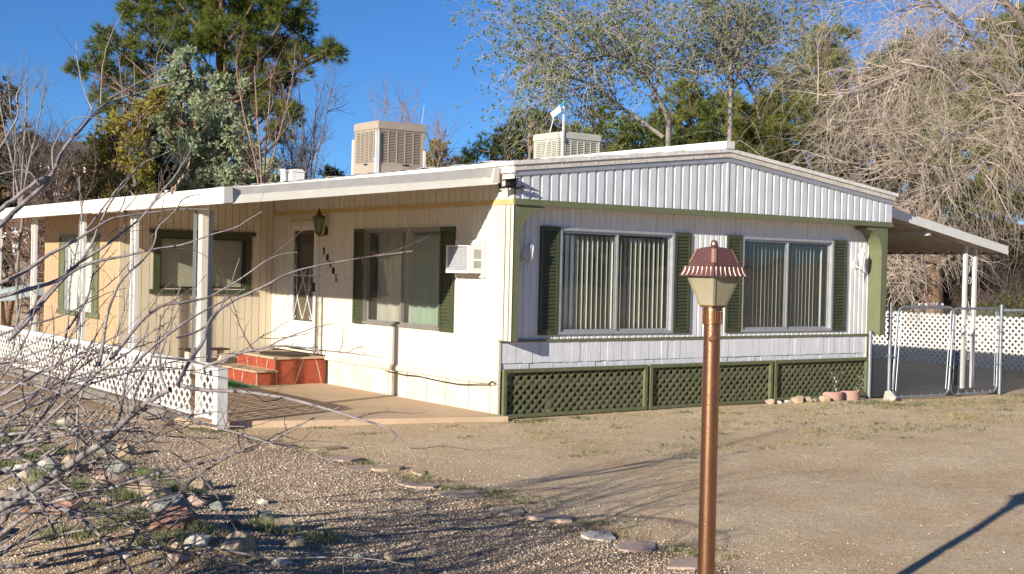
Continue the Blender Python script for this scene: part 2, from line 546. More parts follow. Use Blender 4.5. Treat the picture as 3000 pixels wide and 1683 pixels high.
def groundmat():
    m = bpy.data.materials.new('decomposed_granite')
    m.use_nodes = True
    n, l = m.node_tree.nodes, m.node_tree.links
    b = n['Principled BSDF']
    b.inputs['Roughness'].default_value = 0.95
    b.inputs['Specular IOR Level'].default_value = 0.15
    tc = n.new('ShaderNodeTexCoord')

    def noise(s, d=5, r=0.6):
        q = n.new('ShaderNodeTexNoise')
        q.inputs['Scale'].default_value = s
        q.inputs['Detail'].default_value = d
        q.inputs['Roughness'].default_value = r
        l.new(tc.outputs['Object'], q.inputs['Vector'])
        return q.outputs[0]

    def ramp(src, stops):
        q = n.new('ShaderNodeValToRGB')
        e = q.color_ramp.elements
        while len(e) < len(stops):
            e.new(0.5)
        for k, (p, c) in enumerate(stops):
            e[k].position = p
            e[k].color = (*c, 1)
        l.new(src, q.inputs[0])
        return q.outputs[0]

    def mix(f, a, c, mode='MIX'):
        q = n.new('ShaderNodeMix')
        q.data_type = 'RGBA'
        q.blend_type = mode
        for sk, v in ((0, f), (6, a), (7, c)):
            if hasattr(v, 'is_linked'):
                l.new(v, q.inputs[sk])
            elif sk == 0:
                q.inputs[0].default_value = v
            else:
                q.inputs[sk].default_value = (*v, 1)
        return q.outputs[2]

    base = ramp(noise(0.55, 6), [(0.3, (0.63, 0.49, 0.33)), (0.5, (0.71, 0.575, 0.41)), (0.7, (0.76, 0.64, 0.47))])
    patch = ramp(noise(1.7, 6, 0.7), [(0.4, (0.74, 0.66, 0.55)), (0.62, (1, 1, 1))])
    base = mix(0.4, base, patch, 'MULTIPLY')
    clay = ramp(noise(0.9, 3, .5), [(0.55, (0, 0, 0)), (0.72, (1, 1, 1))])
    q_ = n.new('ShaderNodeMath')
    q_.operation = 'MULTIPLY'
    q_.inputs[1].default_value = 0.45
    l.new(clay, q_.inputs[0])
    base = mix(q_.outputs[0], base, (0.64, 0.44, 0.26))
    # dark leaf litter and soil collected along the line of edging stones
    sp = n.new('ShaderNodeSeparateXYZ')
    l.new(tc.outputs['Object'], sp.inputs[0])
    def mth(op, a, b_=None, c_=None):
        q = n.new('ShaderNodeMath')
        q.operation = op
        for k_, v in enumerate((a, b_, c_)):
            if v is None:
                continue
            if hasattr(v, 'is_linked'):
                l.new(v, q.inputs[k_])
            else:
                q.inputs[k_].default_value = v
        return q.outputs[0]
    dx = mth('ABSOLUTE', mth('ADD', sp.outputs['X'], 3.35))
    dx = mth('MULTIPLY_ADD', noise(2.2, 6, .7), 1.1, mth('MULTIPLY', dx, -1.15))
    band = mth('MULTIPLY', mth('SUBTRACT', dx, 0.22), 3.2)
    inb = mth('MULTIPLY', mth('LESS_THAN', sp.outputs['Y'], 0.0), mth('MULTIPLY', 0.75, mth('MINIMUM', mth('MAXIMUM', band, 0.0), 1.0)))
    base = mix(inb, base, (0.19, 0.125, 0.075))
    # darker ground under the coarse gravel, house shade painted dark beyond the carport
    bedm = mth('MULTIPLY', mth('LESS_THAN', mth('MULTIPLY_ADD', noise(3, 4), .5, sp.outputs['X']), -3.1), 0.62)
    base = mix(bedm, base, (0.24, 0.175, 0.12))
    house_shade = mth('MULTIPLY', mth('GREATER_THAN', mth('MULTIPLY_ADD', noise(.8, 4), 1.2, sp.outputs['X']), 10.9), mth('GREATER_THAN', mth('SUBTRACT', sp.outputs['Y'], mth('MULTIPLY', mth('SUBTRACT', sp.outputs['X'], 10.0), .42)), -.35))
    base = mix(mth('MULTIPLY', house_shade, .9), base, (0.05, 0.038, 0.028))
    vo = n.new('ShaderNodeTexVoronoi')
    vo.inputs['Scale'].default_value = 75
    l.new(tc.outputs['Object'], vo.inputs['Vector'])
    grain = ramp(vo.outputs['Color'], [(0.0, (0.50, 0.43, 0.37)), (0.22, (0.92, 0.87, 0.81)), (0.6, (1.10, 1.06, 1.02)), (1.0, (1.40, 1.35, 1.28))])
    base = mix(0.85, base, grain, 'MULTIPLY')
    vo2 = n.new('ShaderNodeTexVoronoi')
    vo2.inputs['Scale'].default_value = 28
    l.new(tc.outputs['Object'], vo2.inputs['Vector'])
    g2 = ramp(vo2.outputs['Color'], [(0.0, (0.62, 0.56, 0.50)), (0.3, (0.97, 0.96, 0.94)), (1.0, (1.15, 1.12, 1.05))])
    base = mix(0.45, base, g2, 'MULTIPLY')
    l.new(base, b.inputs['Base Color'])
    h = n.new('ShaderNodeMath')
    h.operation = 'MULTIPLY_ADD'
    l.new(vo.outputs['Distance'], h.inputs[0])
    h.inputs[1].default_value = -0.7
    l.new(noise(160, 3), h.inputs[2])
    bp = n.new('ShaderNodeBump')
    bp.inputs['Strength'].default_value = 1.0
    bp.inputs['Distance'].default_value = 0.012
    l.new(h.outputs[0], bp.inputs['Height'])
    bp2 = n.new('ShaderNodeBump')
    bp2.inputs['Strength'].default_value = 0.7
    bp2.inputs['Distance'].default_value = 0.03
    l.new(noise(22, 5, 0.7), bp2.inputs['Height'])
    l.new(bp2.outputs[0], bp.inputs['Normal'])
    l.new(bp.outputs[0], b.inputs['Normal'])
    return m


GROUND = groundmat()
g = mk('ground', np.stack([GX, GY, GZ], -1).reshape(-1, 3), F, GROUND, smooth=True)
tag(g, kind='structure')

HILLM = mat('dry_grass_hillside', (0.30, 0.20, 0.12), 0.95, 0.2, 0.05, 0.0, col2=(0.17, 0.125, 0.075), fine=0.45, fscale=0.35)
hx, hy = np.meshgrid(np.linspace(-220, 480, 120), np.linspace(70, 620, 80), indexing='ij')
dd = np.clip((hy - 70) / 330, 0, 1)
hz = 2.0 + 38 * dd ** 1.1 * (0.9 + 0.1 * np.sin(hx / 60 + 1)) + 0.05 * wavy(hx / 9, hy / 9, 0, 9)
hz = hz + 6.5 * np.exp(-((hx + 15) / 42) ** 2 - ((hy - 150) / 60) ** 2)
hi = np.arange(hx.size).reshape(hx.shape)
hF = np.stack([hi[:-1, :-1], hi[1:, :-1], hi[1:, 1:], hi[:-1, 1:]], -1).reshape(-1, 4)
hill = mk('hill', np.stack([hx, hy, hz], -1).reshape(-1, 3), hF, HILLM, smooth=True)
tag(hill, kind='structure')

# patio slab
sl = [(-3.55, 0.78), (-2.4, 0.42), (-1.2, 0.08), (-0.02, -0.27), (-0.02, 6.25), (-2.44, 6.25), (-2.44, 13.0), (-3.55, 13.0)]
b = B()
b.prism(sl, -0.12, 0.0, lambda u, v, w: (u, v, w))
patio = b.build('patio', CONC)
tag(patio, kind='structure')
b = B()
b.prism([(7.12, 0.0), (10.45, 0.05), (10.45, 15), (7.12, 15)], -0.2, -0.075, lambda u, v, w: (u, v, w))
cslab = b.build('carport_floor', mat('shade_darkened_carport_slab', (0.06, 0.048, 0.04), 0.9, 0.2, 2, 0.4, 40, fine=.15))  # slab colour darkened to stand in for the deep carport shade
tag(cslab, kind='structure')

# ------------------------------------------------------------------ mobile home
HL = 16.0
home = thing('mobile_home', 'long white and cream double-wide mobile home with olive green shutters and trim', 'mobile home', (0, 0, 0))
TF, TL = FRONT(0.0), LEFT(0.0)
XC = 3.60


def zf(x):                                     # underside of the sloped roof trim on the gable
    return 2.895 + 0.415 * (1 - abs(x - XC) / 3.6)


# left wall, upper band, wing return
winL = (1.33, 3.27, 0.985, 2.265)
doorO = (4.72, 5.60, 0.45, 2.42)
ribwall(TL, 0.0, 6.3, 0.42, 2.55, 0.10, 0.03, 0.008, [winL, doorO]).build('wall', SIDING, home)
ribwall(TL, -0.26, 0.0, 0.9, 2.55, 0.10, 0.03, 0.008, start=0.05).build('wall', SIDING, home)
ribwall(TL, -0.26, 6.3, 2.612, 2.98, 0.155, 0.022, 0.014, start=0.03).build('wall', SIDING, home)
b = B()
b.box(-0.012, 0.02, -0.262, 6.3, 2.55, 2.612)
b.build('trim', TRIMY, home)
b = B()
b.box(-0.02, 0.02, 6.20, 6.297, 0.45, 2.548)
b.build('corner_trim', SIDING, home)
# front wall
w1, w2 = (0.94, 2.84, 0.995, 2.275), (4.22, 6.10, 0.995, 2.275)
ribwall(TF, 0.0, 7.02, 0.9, 2.575, 0.10, 0.032, 0.009, [w1, w2], start=0.04).build('wall', SIDING_F, home)
# gable fascia
YF = -0.26
ribwall(FRONT(-YF if False else YF), 0.02, 7.18, 2.62, zf, 0.147, 0.050, 0.019, s=0.002, start=0.06).build('gable_fascia', FASCIA_W, home)
b = B()
b.box(3.585, 3.625, YF - 0.012, YF - 0.002, 2.625, zf(3.6) - 0.004)
b.build('joint_strip', FASCIA_W, home)
b = B()
b.box(0.0, 7.19, YF - 0.022, YF + 0.02, 2.548, 2.622)
b.build('green_trim', GREEN, home)
b = B()
b.box(0.02, 7.17, YF + 0.02, 0.0, 2.556, 2.575)
b.build('soffit', BEIGE_T, home)
b = B()
b.box(7.165, 7.18, YF + 0.005, HL, 2.62, 2.9)
b.box(7.10, 7.12, 0.0, HL, 0.0, 2.62)
b.build('wall', SIDING, home)
b = B()
b.box(0.0, 7.12, HL - 0.02, HL, 0.0, 3.0)
b.build('wall', SIDING, home)
b = B()
b.box(0.005, 0.02, 6.3, HL, 0.0, 3.0)
b.build('wall', SIDING, home)


def slopeband(y0, y1, lo, hi, x0, x1):
    q = B()
    for a, c in ((x0, XC), (XC, x1)):
        V = []
        for y in (y0, y1):
            V += [(a, y, zf(a) + lo), (c, y, zf(c) + lo), (c, y, zf(c) + hi), (a, y, zf(a) + hi)]
        q.add(V, [(0, 1, 2, 3), (7, 6, 5, 4), (0, 4, 5, 1), (3, 2, 6, 7), (0, 3, 7, 4), (1, 5, 6, 2)])
    return q


slopeband(YF - 0.016, YF + 0.02, -0.004, 0.058, -0.005, 7.19).build('metal_strip', ALU, home)
slopeband(YF - 0.034, YF + 0.02, 0.060, 0.125, -0.02, 7.21).build('flashing', BEIGE_T, home)
# roof
rb = slopeband(YF - 0.055, HL + 0.1, 0.128, 0.178, -0.06, 7.26)
roof = rb.build('roof', ROOFW, home)
b = B()
b.box(XC - 0.10, XC + 0.06, YF - 0.07, HL, zf(XC) + 0.17, zf(XC) + 0.27)
b.build('ridge_cap', ROOFW, roof)
# lumpy roof coating along the left edge and on the left slope
rx, ry = np.meshgrid(np.linspace(-0.05, 3.4, 50), np.linspace(0.2, 15, 190), indexing='ij')
rz = np.vectorize(zf)(rx) + 0.181 + 0.018 * np.abs(wavy(rx * 1.7, ry * 1.7, 7, 14)) * 0.6
ri = np.arange(rx.size).reshape(rx.shape)
rF = np.stack([ri[:-1, :-1], ri[1:, :-1], ri[1:, 1:], ri[:-1, 1:]], -1).reshape(-1, 4)
mk('roof_coating', np.stack([rx, ry, rz], -1).reshape(-1, 3), rF, ROOFW, roof, smooth=True)
b = B()
b.box(-0.035, 0.0, YF - 0.03, HL, 2.93, 3.06)
b.build('drip_edge', SIDING, roof)
b = B()
for k in range(26):
    x = 0.15 + k * 0.275
    c = (x, YF - 0.036, zf(x) + 0.09 + R.uniform(-.015, .015))
    b.box(c[0] - .008, c[0] + .008, c[1] - .004, c[1] + .003, c[2] - .008, c[2] + .008)
b.build('screw_row', BEIGE_T, roof)['kind'] = 'stuff'


# wing brackets with curved inner edge
def bracket(x_out, sgn, wid):
    poly = [(x_out, 0.895), (x_out + sgn * wid, 0.895), (x_out + sgn * wid, 2.14)]
    for k in range(1, 9):
        a = k / 8 * math.pi / 2
        poly.append((x_out + sgn * (wid + 0.34 * (1 - math.cos(a))), 2.14 + 0.36 * math.sin(a)))
    poly += [(x_out + sgn * (wid + 0.34), 2.545), (x_out, 2.545)]
    q = B()
    q.prism(poly, 0.012, 0.252, FRONT(0.0))
    return smooth_angle(q.build('wing_bracket', GREEN, home), 30)


bracket(0.003, 1, 0.105)
bracket(7.105, -1, 0.135)

# sill trim, skirt boards, foundation
b = B()
b.box(0.0, 6.96, -0.032, 0.0, 0.875, 0.905)
b.build('green_trim', GREEN, home)
u = 0.035
k = 0
while u < 6.93:
    ww = 0.118 + R.uniform(-0.012, 0.02)
    e = min(u + ww, 6.945)
    d = R.uniform(0.006, 0.014)
    q = B()
    q.prism([(u + .003, .612 + R.uniform(-.004, .004)), (e - .003, .612 + R.uniform(-.004, .004)), (e - .003, .873), (u + .003, .873)], -0.02, d, TF)
    q.build('skirt_board', BOARDW, home)
    u = e
u = 0.035
while u < 6.93:
    e = min(u + 0.135 + R.uniform(-0.03, 0.03), 6.945)
    q = B()
    q.prism([(u + .003, .52), (e - .003, .52), (e - .003, .606), (u + .003, .606)], -0.03, R.uniform(-0.006, 0.004), TF)
    q.build('skirt_board', BOARDW, home)
    u = e
b = B()
b.box(0.03, 6.945, 0.021, 0.035, 0.45, 0.9)
b.build('backing_board', BROWN, home)
b = B()
b.box(-0.004, 0.03, -0.02, 0.02, -0.09, 0.9)
b.box(6.947, 6.975, -0.02, 0.02, -0.12, 0.9)
b.build('corner_post', SKIRT, home)
# left skirting panels with ledge
js = [4.38, 4.03, 3.57, 3.09, 2.60, 2.11, 1.62, 1.15, 0.63, 0.16, -0.005]
for a, c in zip(js[:-1], js[1:]):
    q = B()
    q.box(0.008, 0.0155, c + 0.008, a - 0.008, -0.02, 0.37)
    q.build('skirt_panel', SKIRT, home)
b = B()
b.box(0.016, 0.03, 0.0, 6.3, -0.05, 0.41)
b.build('backing_board', BROWN, home)
b = B()
b.prism([(0.0, 0.36), (0.045, 0.355), (0.05, 0.395), (0.012, 0.43), (0.0, 0.43)], 0.02, 4.40, lambda u, v, w: (0.004 - u, w, v))
b.build('skirt_ledge', SKIRT, home)
b = B()
b.tube([(-0.055, 2.6, .33), (-0.06, 2.1, .315), (-0.055, 1.75, .325), (-0.055, 1.2, .305), (-0.055, .8, .30), (-0.06, .45, .325), (-.06, .1, .36), (-.07, .02, .40), (-.05, -.03, .37)], 0.007, 6)
b.build('cable', BLACK, home)

# interior: floor and inner walls
b = B()
b.box(0.06, 7.05, 0.06, HL - .1, 0.46, 0.50)
b.build('interior_floor', DARK, home)
b = B()
b.box(0.06, 7.05, 3.9, 3.95, 0.5, 2.9)
b.box(0.06, 1.4, 6.0, 6.05, 0.5, 2.9)
b.build('interior_wall', CURT_B, home)

# ---- windows
def slider(T, u0, u1, v0, v1, mid, m_frame, inset=0.03, proud=0.028, left_pane_front=True):
    """aluminium sliding window: frame, sashes, panes"""
    win = thing('window', None, None)
    fr = B()
    e = 0.035
    fr.box(u0 - e, u1 + e, v1, v1 + e, -0.06, proud, T)
    fr.box(u0 - e, u1 + e, v0 - e, v0, -0.06, proud + 0.004, T)
    fr.box(u0 - e, u0, v0, v1, -0.06, proud, T)
    fr.box(u1, u1 + e, v0, v1, -0.06, proud, T)
    f = fr.build('window', m_frame, home)
    bpy.data.objects.remove(win)
    s = 0.028
    for (a, c, w0) in ((u0, mid + 0.02, -0.02), (mid - 0.02, u1, -0.042)):
        q = B()
        q.box(a, c, v1 - s, v1, w0, w0 + 0.02, T)
        q.box(a, c, v0, v0 + s, w0, w0 + 0.02, T)
        q.box(a, a + s, v0 + s, v1 - s, w0, w0 + 0.02, T)
        q.box(c - s, c, v0 + s, v1 - s, w0, w0 + 0.02, T)
        q.build('sash', m_frame, f)
        q = B()
        q.add([T(a + s, v0 + s, w0 + .01), T(c - s, v0 + s, w0 + .01), T(c - s, v1 - s, w0 + .01), T(a + s, v1 - s, w0 + .01)], [(0, 1, 2, 3)])
        q.build('pane', GLASS, f)
    return f


def vblinds(f, T, u0, u1, v0, v1, pitch, width, ang, m, jit=0.05, w=-0.13, skip=0.0):
    u = u0 + 0.02
    while u < u1:
        a = math.radians(ang + R.gauss(0, 60 * jit))
        du, dw = math.sin(a) * width / 2, math.cos(a) * width / 2
        t = 0.0016
        q = B()
        nu, nw = math.cos(a) * t, -math.sin(a) * t
        bow = 0.006
        V = []
        for (s, vv) in ((-1, v0), (1, v0), (1, v1), (-1, v1)):
            V.append(T(u + s * du, vv, w - s * dw))
        mid0 = T(u + bow * math.cos(a), v0, w - bow * math.sin(a))
        mid1 = T(u + bow * math.cos(a), v1, w - bow * math.sin(a))
        q.add([V[0], mid0, V[1], V[2], mid1, V[3]], [(0, 1, 4, 5), (1, 2, 3, 4)])
        q.build('blind_slat', m, f)
        u += pitch * (1 + R.uniform(-.03, .03))


f1 = slider(TF, *w1[:2], w1[2], w1[3], 1.88, ALU)
vblinds(f1, TF, 1.28, 2.83, 1.02, 2.22, 0.083, 0.089, 19, BLINDS, jit=0.09)
vblinds(f1, TF, 0.96, 1.26, 1.02, 2.22, 0.083, 0.089, 66, BLIND_G)
f2 = slider(TF, *w2[:2], w2[2], w2[3], 5.15, ALU)
vblinds(f2, TF, 4.24, 6.09, 1.02, 2.22, 0.080, 0.089, 40, BLIND_G, jit=0.1)
q = B()
q.box(2.845, 2.875, 1.0, 2.27, 0.001, 0.012, TF)
q.box(6.105, 6.14, 1.0, 2.27, 0.001, 0.012, TF)
q.build('weathered_strip', TRIMY, home)
f3 = slider(TL, winL[0], winL[1], winL[2], winL[3], 2.30, ALU_D)


def curtain(f, T, u0, u1, v0, v1, m, amp=0.03, wl=0.17, w=-0.16, name='curtain'):
    n = int((u1 - u0) / 0.012)
    us = np.linspace(u0, u1, n)
    ph = np.cumsum(np.random.default_rng(int(u0 * 100) + 5).uniform(0.6, 1.4, n)) * 0.012 / wl * 2 * np.pi
    ws = w + amp * np.sin(ph)
    V, Fq = [], []
    for i in range(n):
        V += [T(us[i], v0, ws[i]), T(us[i], v1, w + (ws[i] - w) * 0.6)]
    for i in range(n - 1):
        Fq.append((2 * i, 2 * i + 2, 2 * i + 3, 2 * i + 1))
    o = mk(name, V, Fq, m, f, smooth=True)
    return o


curtain(f3, TL, 1.34, 2.25, 0.99, 2.2, CURT, 0.035, 0.22)
curtain(f3, TL, 2.27, 3.26, 0.99, 2.25, CURT_B, 0.03, 0.26)


# ---- shutters with separate louvres
def shutter(T, u0, u1, v0, v1, m, n=27, label=None):
    fr = B()
    st, dp = 0.045, 0.03
    fr.box(u0, u0 + st, v0, v1, 0.002, dp, T)
    fr.box(u1 - st, u1, v0, v1, 0.002, dp, T)
    fr.box(u0 + st, u1 - st, v1 - .06, v1, 0.002, dp, T)
    fr.box(u0 + st, u1 - st, v0, v0 + .06, 0.002, dp, T)
    fr.box(u0 + st, u1 - st, v0 + .06, v1 - .06, 0.002, 0.006, T)
    f = fr.build('shutter', m, home)
    if label:
        f['label'] = label
    h = (v1 - v0 - 0.12) / n
    for k in range(n):
        z = v0 + 0.06 + k * h
        q = B()
        q.prism([(0.024, z + .002), (0.027, z + .006), (0.011, z + h + 0.004), (0.007, z + h)], u0 + st + .001, u1 - st - .001,
                lambda a, c, d: T(d, c, a))
        q.build('louvre', m, f)
    return f


for a, c in ((0.60, 0.905), (2.88, 3.185), (3.885, 4.185), (6.135, 6.44)):
    shutter(TF, a, c, 0.955, 2.32, GREEN_D)
shutter(TL, 3.285, 3.605, 0.943, 2.30, GREEN_D)
shutter(TL, 0.985, 1.315, 0.943, 2.30, GREEN_D)

# ---- storm door
door = B()
door.box(5.58, 5.625, 0.45, 2.44, -0.02, 0.03, TL)
door.box(4.70, 4.755, 0.45, 2.44, -0.02, 0.03, TL)
door.box(4.755, 5.58, 2.385, 2.44, -0.02, 0.03, TL)
door = door.build('door', SIDING, home)
q = B()
q.box(4.76, 4.83, 0.47, 2.38, 0.0, 0.035, TL)
q.box(5.525, 5.575, 0.47, 2.38, 0.0, 0.035, TL)
q.box(4.83, 5.525, 2.30, 2.38, 0.0, 0.035, TL)
q.box(4.83, 5.525, 0.47, 0.90, 0.0, 0.032, TL)
q.build('door_leaf', WHITE, door)
q = B()
q.box(4.70, 5.64, 2.442, 2.46, 0.0, 0.06, TL)
q.build('drip_cap', TRIMY, door)
q = B()
q.add([TL(4.83, .90, .012), TL(5.525, .90, .012), TL(5.525, 2.30, .012), TL(4.83, 2.30, .012)], [(0, 1, 2, 3)])
q.build('pane', GLASS_D, door)
q = B()
q.box(4.74, 5.6, 0.47, 2.40, -0.12, -0.07, TL)
q.build('inner_door', DOORB, door)
q = B()
cyd, czd = 5.178, 1.33
for s in (-1, 1):
    for du in (-0.17, 0.17):
        q.tube([TL(cyd + du - s * 0.16, 0.93, .03), TL(cyd + du + s * 0.02, 1.30, .034), TL(cyd + du * 0.4 + s * 0.16, 1.68, .03)], 0.007, 5)
for s in (-1, 1):
    for (cz, rr, tw) in ((1.37, 0.085, 1), (0.98, 0.06, -1), (1.70, 0.055, 1), (1.62, 0.04, -1)):
        pts = []
        for k in range(15):
            a = k / 14 * 1.6 * math.pi
            rad = rr * (1 - 0.045 * k)
            pts.append(TL(cyd + s * (0.29 - rad * math.cos(a) * 0.9), cz + tw * rad * math.sin(a), .03))
        q.tube(pts, 0.006, 5)
q.build('door_grille', WHITE, door)
q = B()
q.box(4.775, 4.80, 1.36, 1.50, 0.035, 0.07, TL)
q.build('handle', BLACK, door)
q = B()
q.box(4.66, 5.62, 0.425, 0.45, 0.0, 0.055, TL)
q.build('threshold', SKIRT, door)

# ---- house number
for (yy, zz, dg) in ((4.556, 1.983, '1'), (4.442, 1.886, '0'), (4.345, 1.790, '1'), (4.247, 1.690, '0'), (4.155, 1.582, '1')):
    q = B()
    hh = 0.052
    if dg == '1':
        q.box(yy - .012, yy + .012, zz - hh, zz + hh, 0.003, 0.014, TL)
        q.prism([(yy + .0122, zz + hh), (yy + .028, zz + hh - .02), (yy + .028, zz + hh - .03), (yy + .0122, zz + hh - .018)], 0.003, 0.014, TL)
        q.box(yy - .024, yy - .0122, zz - hh, zz - hh + .008, 0.003, 0.014, TL)
        q.box(yy + .0122, yy + .024, zz - hh, zz - hh + .008, 0.003, 0.014, TL)
    else:
        n = 20
        V, Fq = [], []
        for k in range(n):
            a = k * 2 * math.pi / n
            for (ra, rb_, ww) in ((.033, hh, .014), (.014, hh - .016, .014), (.033, hh, .003), (.014, hh - .016, .003)):
                V.append(TL(yy + ra * math.cos(a), zz + rb_ * math.sin(a), ww))
        for k in range(n):
            a0, a1 = 4 * k, 4 * ((k + 1) % n)
            Fq += [(a0, a1, a1 + 1, a0 + 1), (a0, a0 + 2, a1 + 2, a1), (a0 + 1, a1 + 1, a1 + 3, a0 + 3)]
        q.add(V, Fq)
    o = q.build('house_number', BLACK, home)
    o['label'] = 'black metal house numeral %s on the cream wall' % ('one' if dg == '1' else 'zero')

# ---- tan room addition at the back of the patio, and the peach room
add = thing('room_addition', 'tan panelled room addition with wide green framed window behind the patio', 'room addition', (-1.2, 6.3, 0))
TA = FRONT(6.3)
q = B()
q.box(-2.40, -0.005, 6.312, 6.33, 0.0, 1.36)
q.box(-2.40, -1.905, 6.312, 6.33, 1.36, 2.155)
q.box(-0.485, -0.005, 6.312, 6.33, 1.36, 2.155)
q.box(-2.40, -0.005, 6.312, 6.33, 2.155, 2.56)
q.box(-2.40, -0.005, 6.50, 6.55, 0.0, 2.56)
q.build('backing_board', BROWN, add)
tw = (-1.905, -0.485, 1.36, 2.155)
u = -2.415
while u < -0.03:
    e = min(u + 0.121, -0.02)
    lo, hi = 0.30, 2.47 + (u + 3.55) * 0.1175 - .004
    segs = [(lo, hi)]
    if e > tw[0] and u < tw[1]:
        segs = [(lo, tw[2]), (tw[3], hi)]
    for (c, d) in segs:
        b = B()
        b.box(u + .004, e - .004, c, d, -0.01, 0.0 + R.uniform(0, .002), TA)
        b.build('wall_board', TAN, add)
    b = B()
    b.box(u + .004, e - .004, 0.0, 0.262, -0.01, -0.004, TA)
    b.build('wall_board', TAN, add)
    u = e
q = B()
q.box(-2.415, -0.02, 0.264, 0.298, -0.01, 0.012, TA)
q.build('sill_board', SIDING, add)
q = B()
q.box(-2.06, -0.33, 2.20, 2.262, 0.003, 0.045, TA)
q.box(-2.00, -0.39, 2.15, 2.20, 0.003, 0.03, TA)
q.box(-2.00, -1.90, 1.345, 2.15, 0.003, 0.03, TA)
q.box(-0.49, -0.39, 1.345, 2.15, 0.003, 0.03, TA)
q.box(-2.05, -0.36, 1.275, 1.345, 0.003, 0.045, TA)
aw = q.build('window', GREEN_D, add)  # darker green paints in the deep awning shade on this frame
q = B()
q.box(tw[0], tw[0] + .03, tw[2], tw[3], -0.05, 0.0, TA)
q.box(tw[1] - .03, tw[1], tw[2], tw[3], -0.05, 0.0, TA)
q.box(tw[0] + .03, tw[1] - .03, tw[3] - .03, tw[3], -0.05, 0.0, TA)
q.box(tw[0] + .03, tw[1] - .03, tw[2], tw[2] + .03, -0.05, 0.0, TA)
q.box(-1.21, -1.18, tw[2] + .03, tw[3] - .03, -0.05, 0.0, TA)
q.build('frame', BROWN, aw)
q = B()
q.add([TA(tw[0] + .03, tw[2] + .03, -.02), TA(tw[1] - .03, tw[2] + .03, -.02), TA(tw[1] - .03, tw[3] - .03, -.02), TA(tw[0] + .03, tw[3] - .03, -.02)], [(0, 1, 2, 3)])
q.build('pane', GLASS, aw)
q = B()
z = tw[2] + .03
while z < tw[3] - .03:
    q.add([TA(tw[0] + .03, z, -.085), TA(tw[1] - .03, z, -.085), TA(tw[1] - .03, z + .018, -.098), TA(tw[0] + .03, z + .018, -.098)], [(0, 1, 2, 3)])
    z += 0.0185
o = q.build('mini_blind', MINI, aw)
o['kind'] = 'stuff'
q = B()
q.box(-0.018, -0.002, 6.297, 6.299, 0.0, 2.6)
q.build('corner_trim', SIDING, add)

peach = thing('peach_room', 'peach panelled room with narrow shuttered window beyond the patio posts', 'room addition', (-2.45, 8, 0))
TP = LEFT(-2.5)
pw = (7.55, 9.0, 0.93, 2.13)
q = B()
q.box(-2.488, -2.47, 6.365, 10.2, 0, .93)
q.box(-2.488, -2.47, 6.365, 7.55, .93, 2.13)
q.box(-2.488, -2.47, 9.0, 10.2, .93, 2.13)
q.box(-2.488, -2.47, 6.365, 10.2, 2.13, 2.5)
q.box(-2.40, -2.38, 6.41, 10.2, 0, 2.5)
q.build('backing_board', BROWN, peach)
edges = [6.36, 7.05, 7.25, 7.55, 9.0, 9.3, 9.55, 9.72, 9.86, 10.02, 10.2]
for a, c in zip(edges[:-1], edges[1:]):
    segs = [(0.0, 2.5)]
    if a >= pw[0] - .01 and c <= pw[1] + .01:
        segs = [(0.0, pw[2]), (pw[3], 2.5)]
    for (z0, z1) in segs:
        b = B()
        b.box(a + .005, c - .005, z0, z1, -0.012, 0.0, TP)
        b.build('wall_board', PEACH, peach)
q = B()
q.box(-2.505, -2.40, 6.345, 6.363, 0.0, 2.5)
q.build('corner_board', TAN, peach)
q = B()
q.box(pw[0] - .05, pw[1] + .05, pw[3], pw[3] + .05, 0.002, 0.03, TP)
q.box(pw[0] - .35, pw[1] + .35, pw[2] - .08, pw[2], 0.002, 0.035, TP)
q.box(pw[0] - .05, pw[0], pw[2], pw[3], 0.002, 0.03, TP)
q.box(pw[1], pw[1] + .05, pw[2], pw[3], 0.002, 0.03, TP)
ppw = q.build('window', GREEN, peach)
q = B()
q.box(8.26, 8.30, pw[2], pw[3], -0.03, 0.01, TP)
q.box(pw[0], pw[0] + .03, pw[2], pw[3], -0.03, 0.01, TP)
q.box(pw[1] - .03, pw[1], pw[2], pw[3], -0.03, 0.01, TP)
q.build('frame', ALU, ppw)
q = B()
q.add([TP(pw[0], pw[2], -.01), TP(pw[1], pw[2], -.01), TP(pw[1], pw[3], -.01), TP(pw[0], pw[3], -.01)], [(0, 1, 2, 3)])
q.build('pane', GLASS, ppw)
curtain(ppw, TP, pw[0], pw[1], pw[2], pw[3], CURT_W, 0.008, 0.16, w=-0.028)
_h = home
home = peach
shutter(TP, 7.27, 7.495, 0.94, 2.18, GREEN, 24)
shutter(TP, 9.055, 9.30, 0.94, 2.18, GREEN, 24)
home = _h

# ---- patio awning
awn = thing('patio_awning', 'long cream aluminium patio awning with slim scroll posts', 'awning', (-3.3, 6, 0))
AE = 13.0
V = []
q = B()
# roof pan with ribs along the slope
ys = np.arange(0.02, AE, 0.2)
V, Fq = [], []
prof = []
for y in ys:
    prof += [(y, 0), (y + .02, .03), (y + .05, .03), (y + .07, 0)]
for (y, h) in prof:
    V += [(-3.55, y, 2.50 + h), (-0.06, y, 2.905 + h)]
for i in range(len(prof) - 1):
    Fq.append((2 * i, 2 * i + 2, 2 * i + 3, 2 * i + 1))
q.add(V, Fq)
q.add([(-3.55, 0.02, 2.47), (-0.06, 0.02, 2.88), (-0.06, AE, 2.88), (-3.55, AE, 2.47)], [(0, 1, 2, 3)])
q.build('roof_sheet', AWN, awn)
# outer fascia (faces the yard)
q = B()
q.prism([(-3.60, 2.39), (-3.585, 2.385), (-3.55, 2.40), (-3.55, 2.57), (-3.60, 2.56)], 0.0, AE, lambda a, c, d: (a, d, c))
q.build('fascia', AWN, awn)


# end gutter sloping up to the house
def sl_(x):
    return (x + 3.6) / 3.54


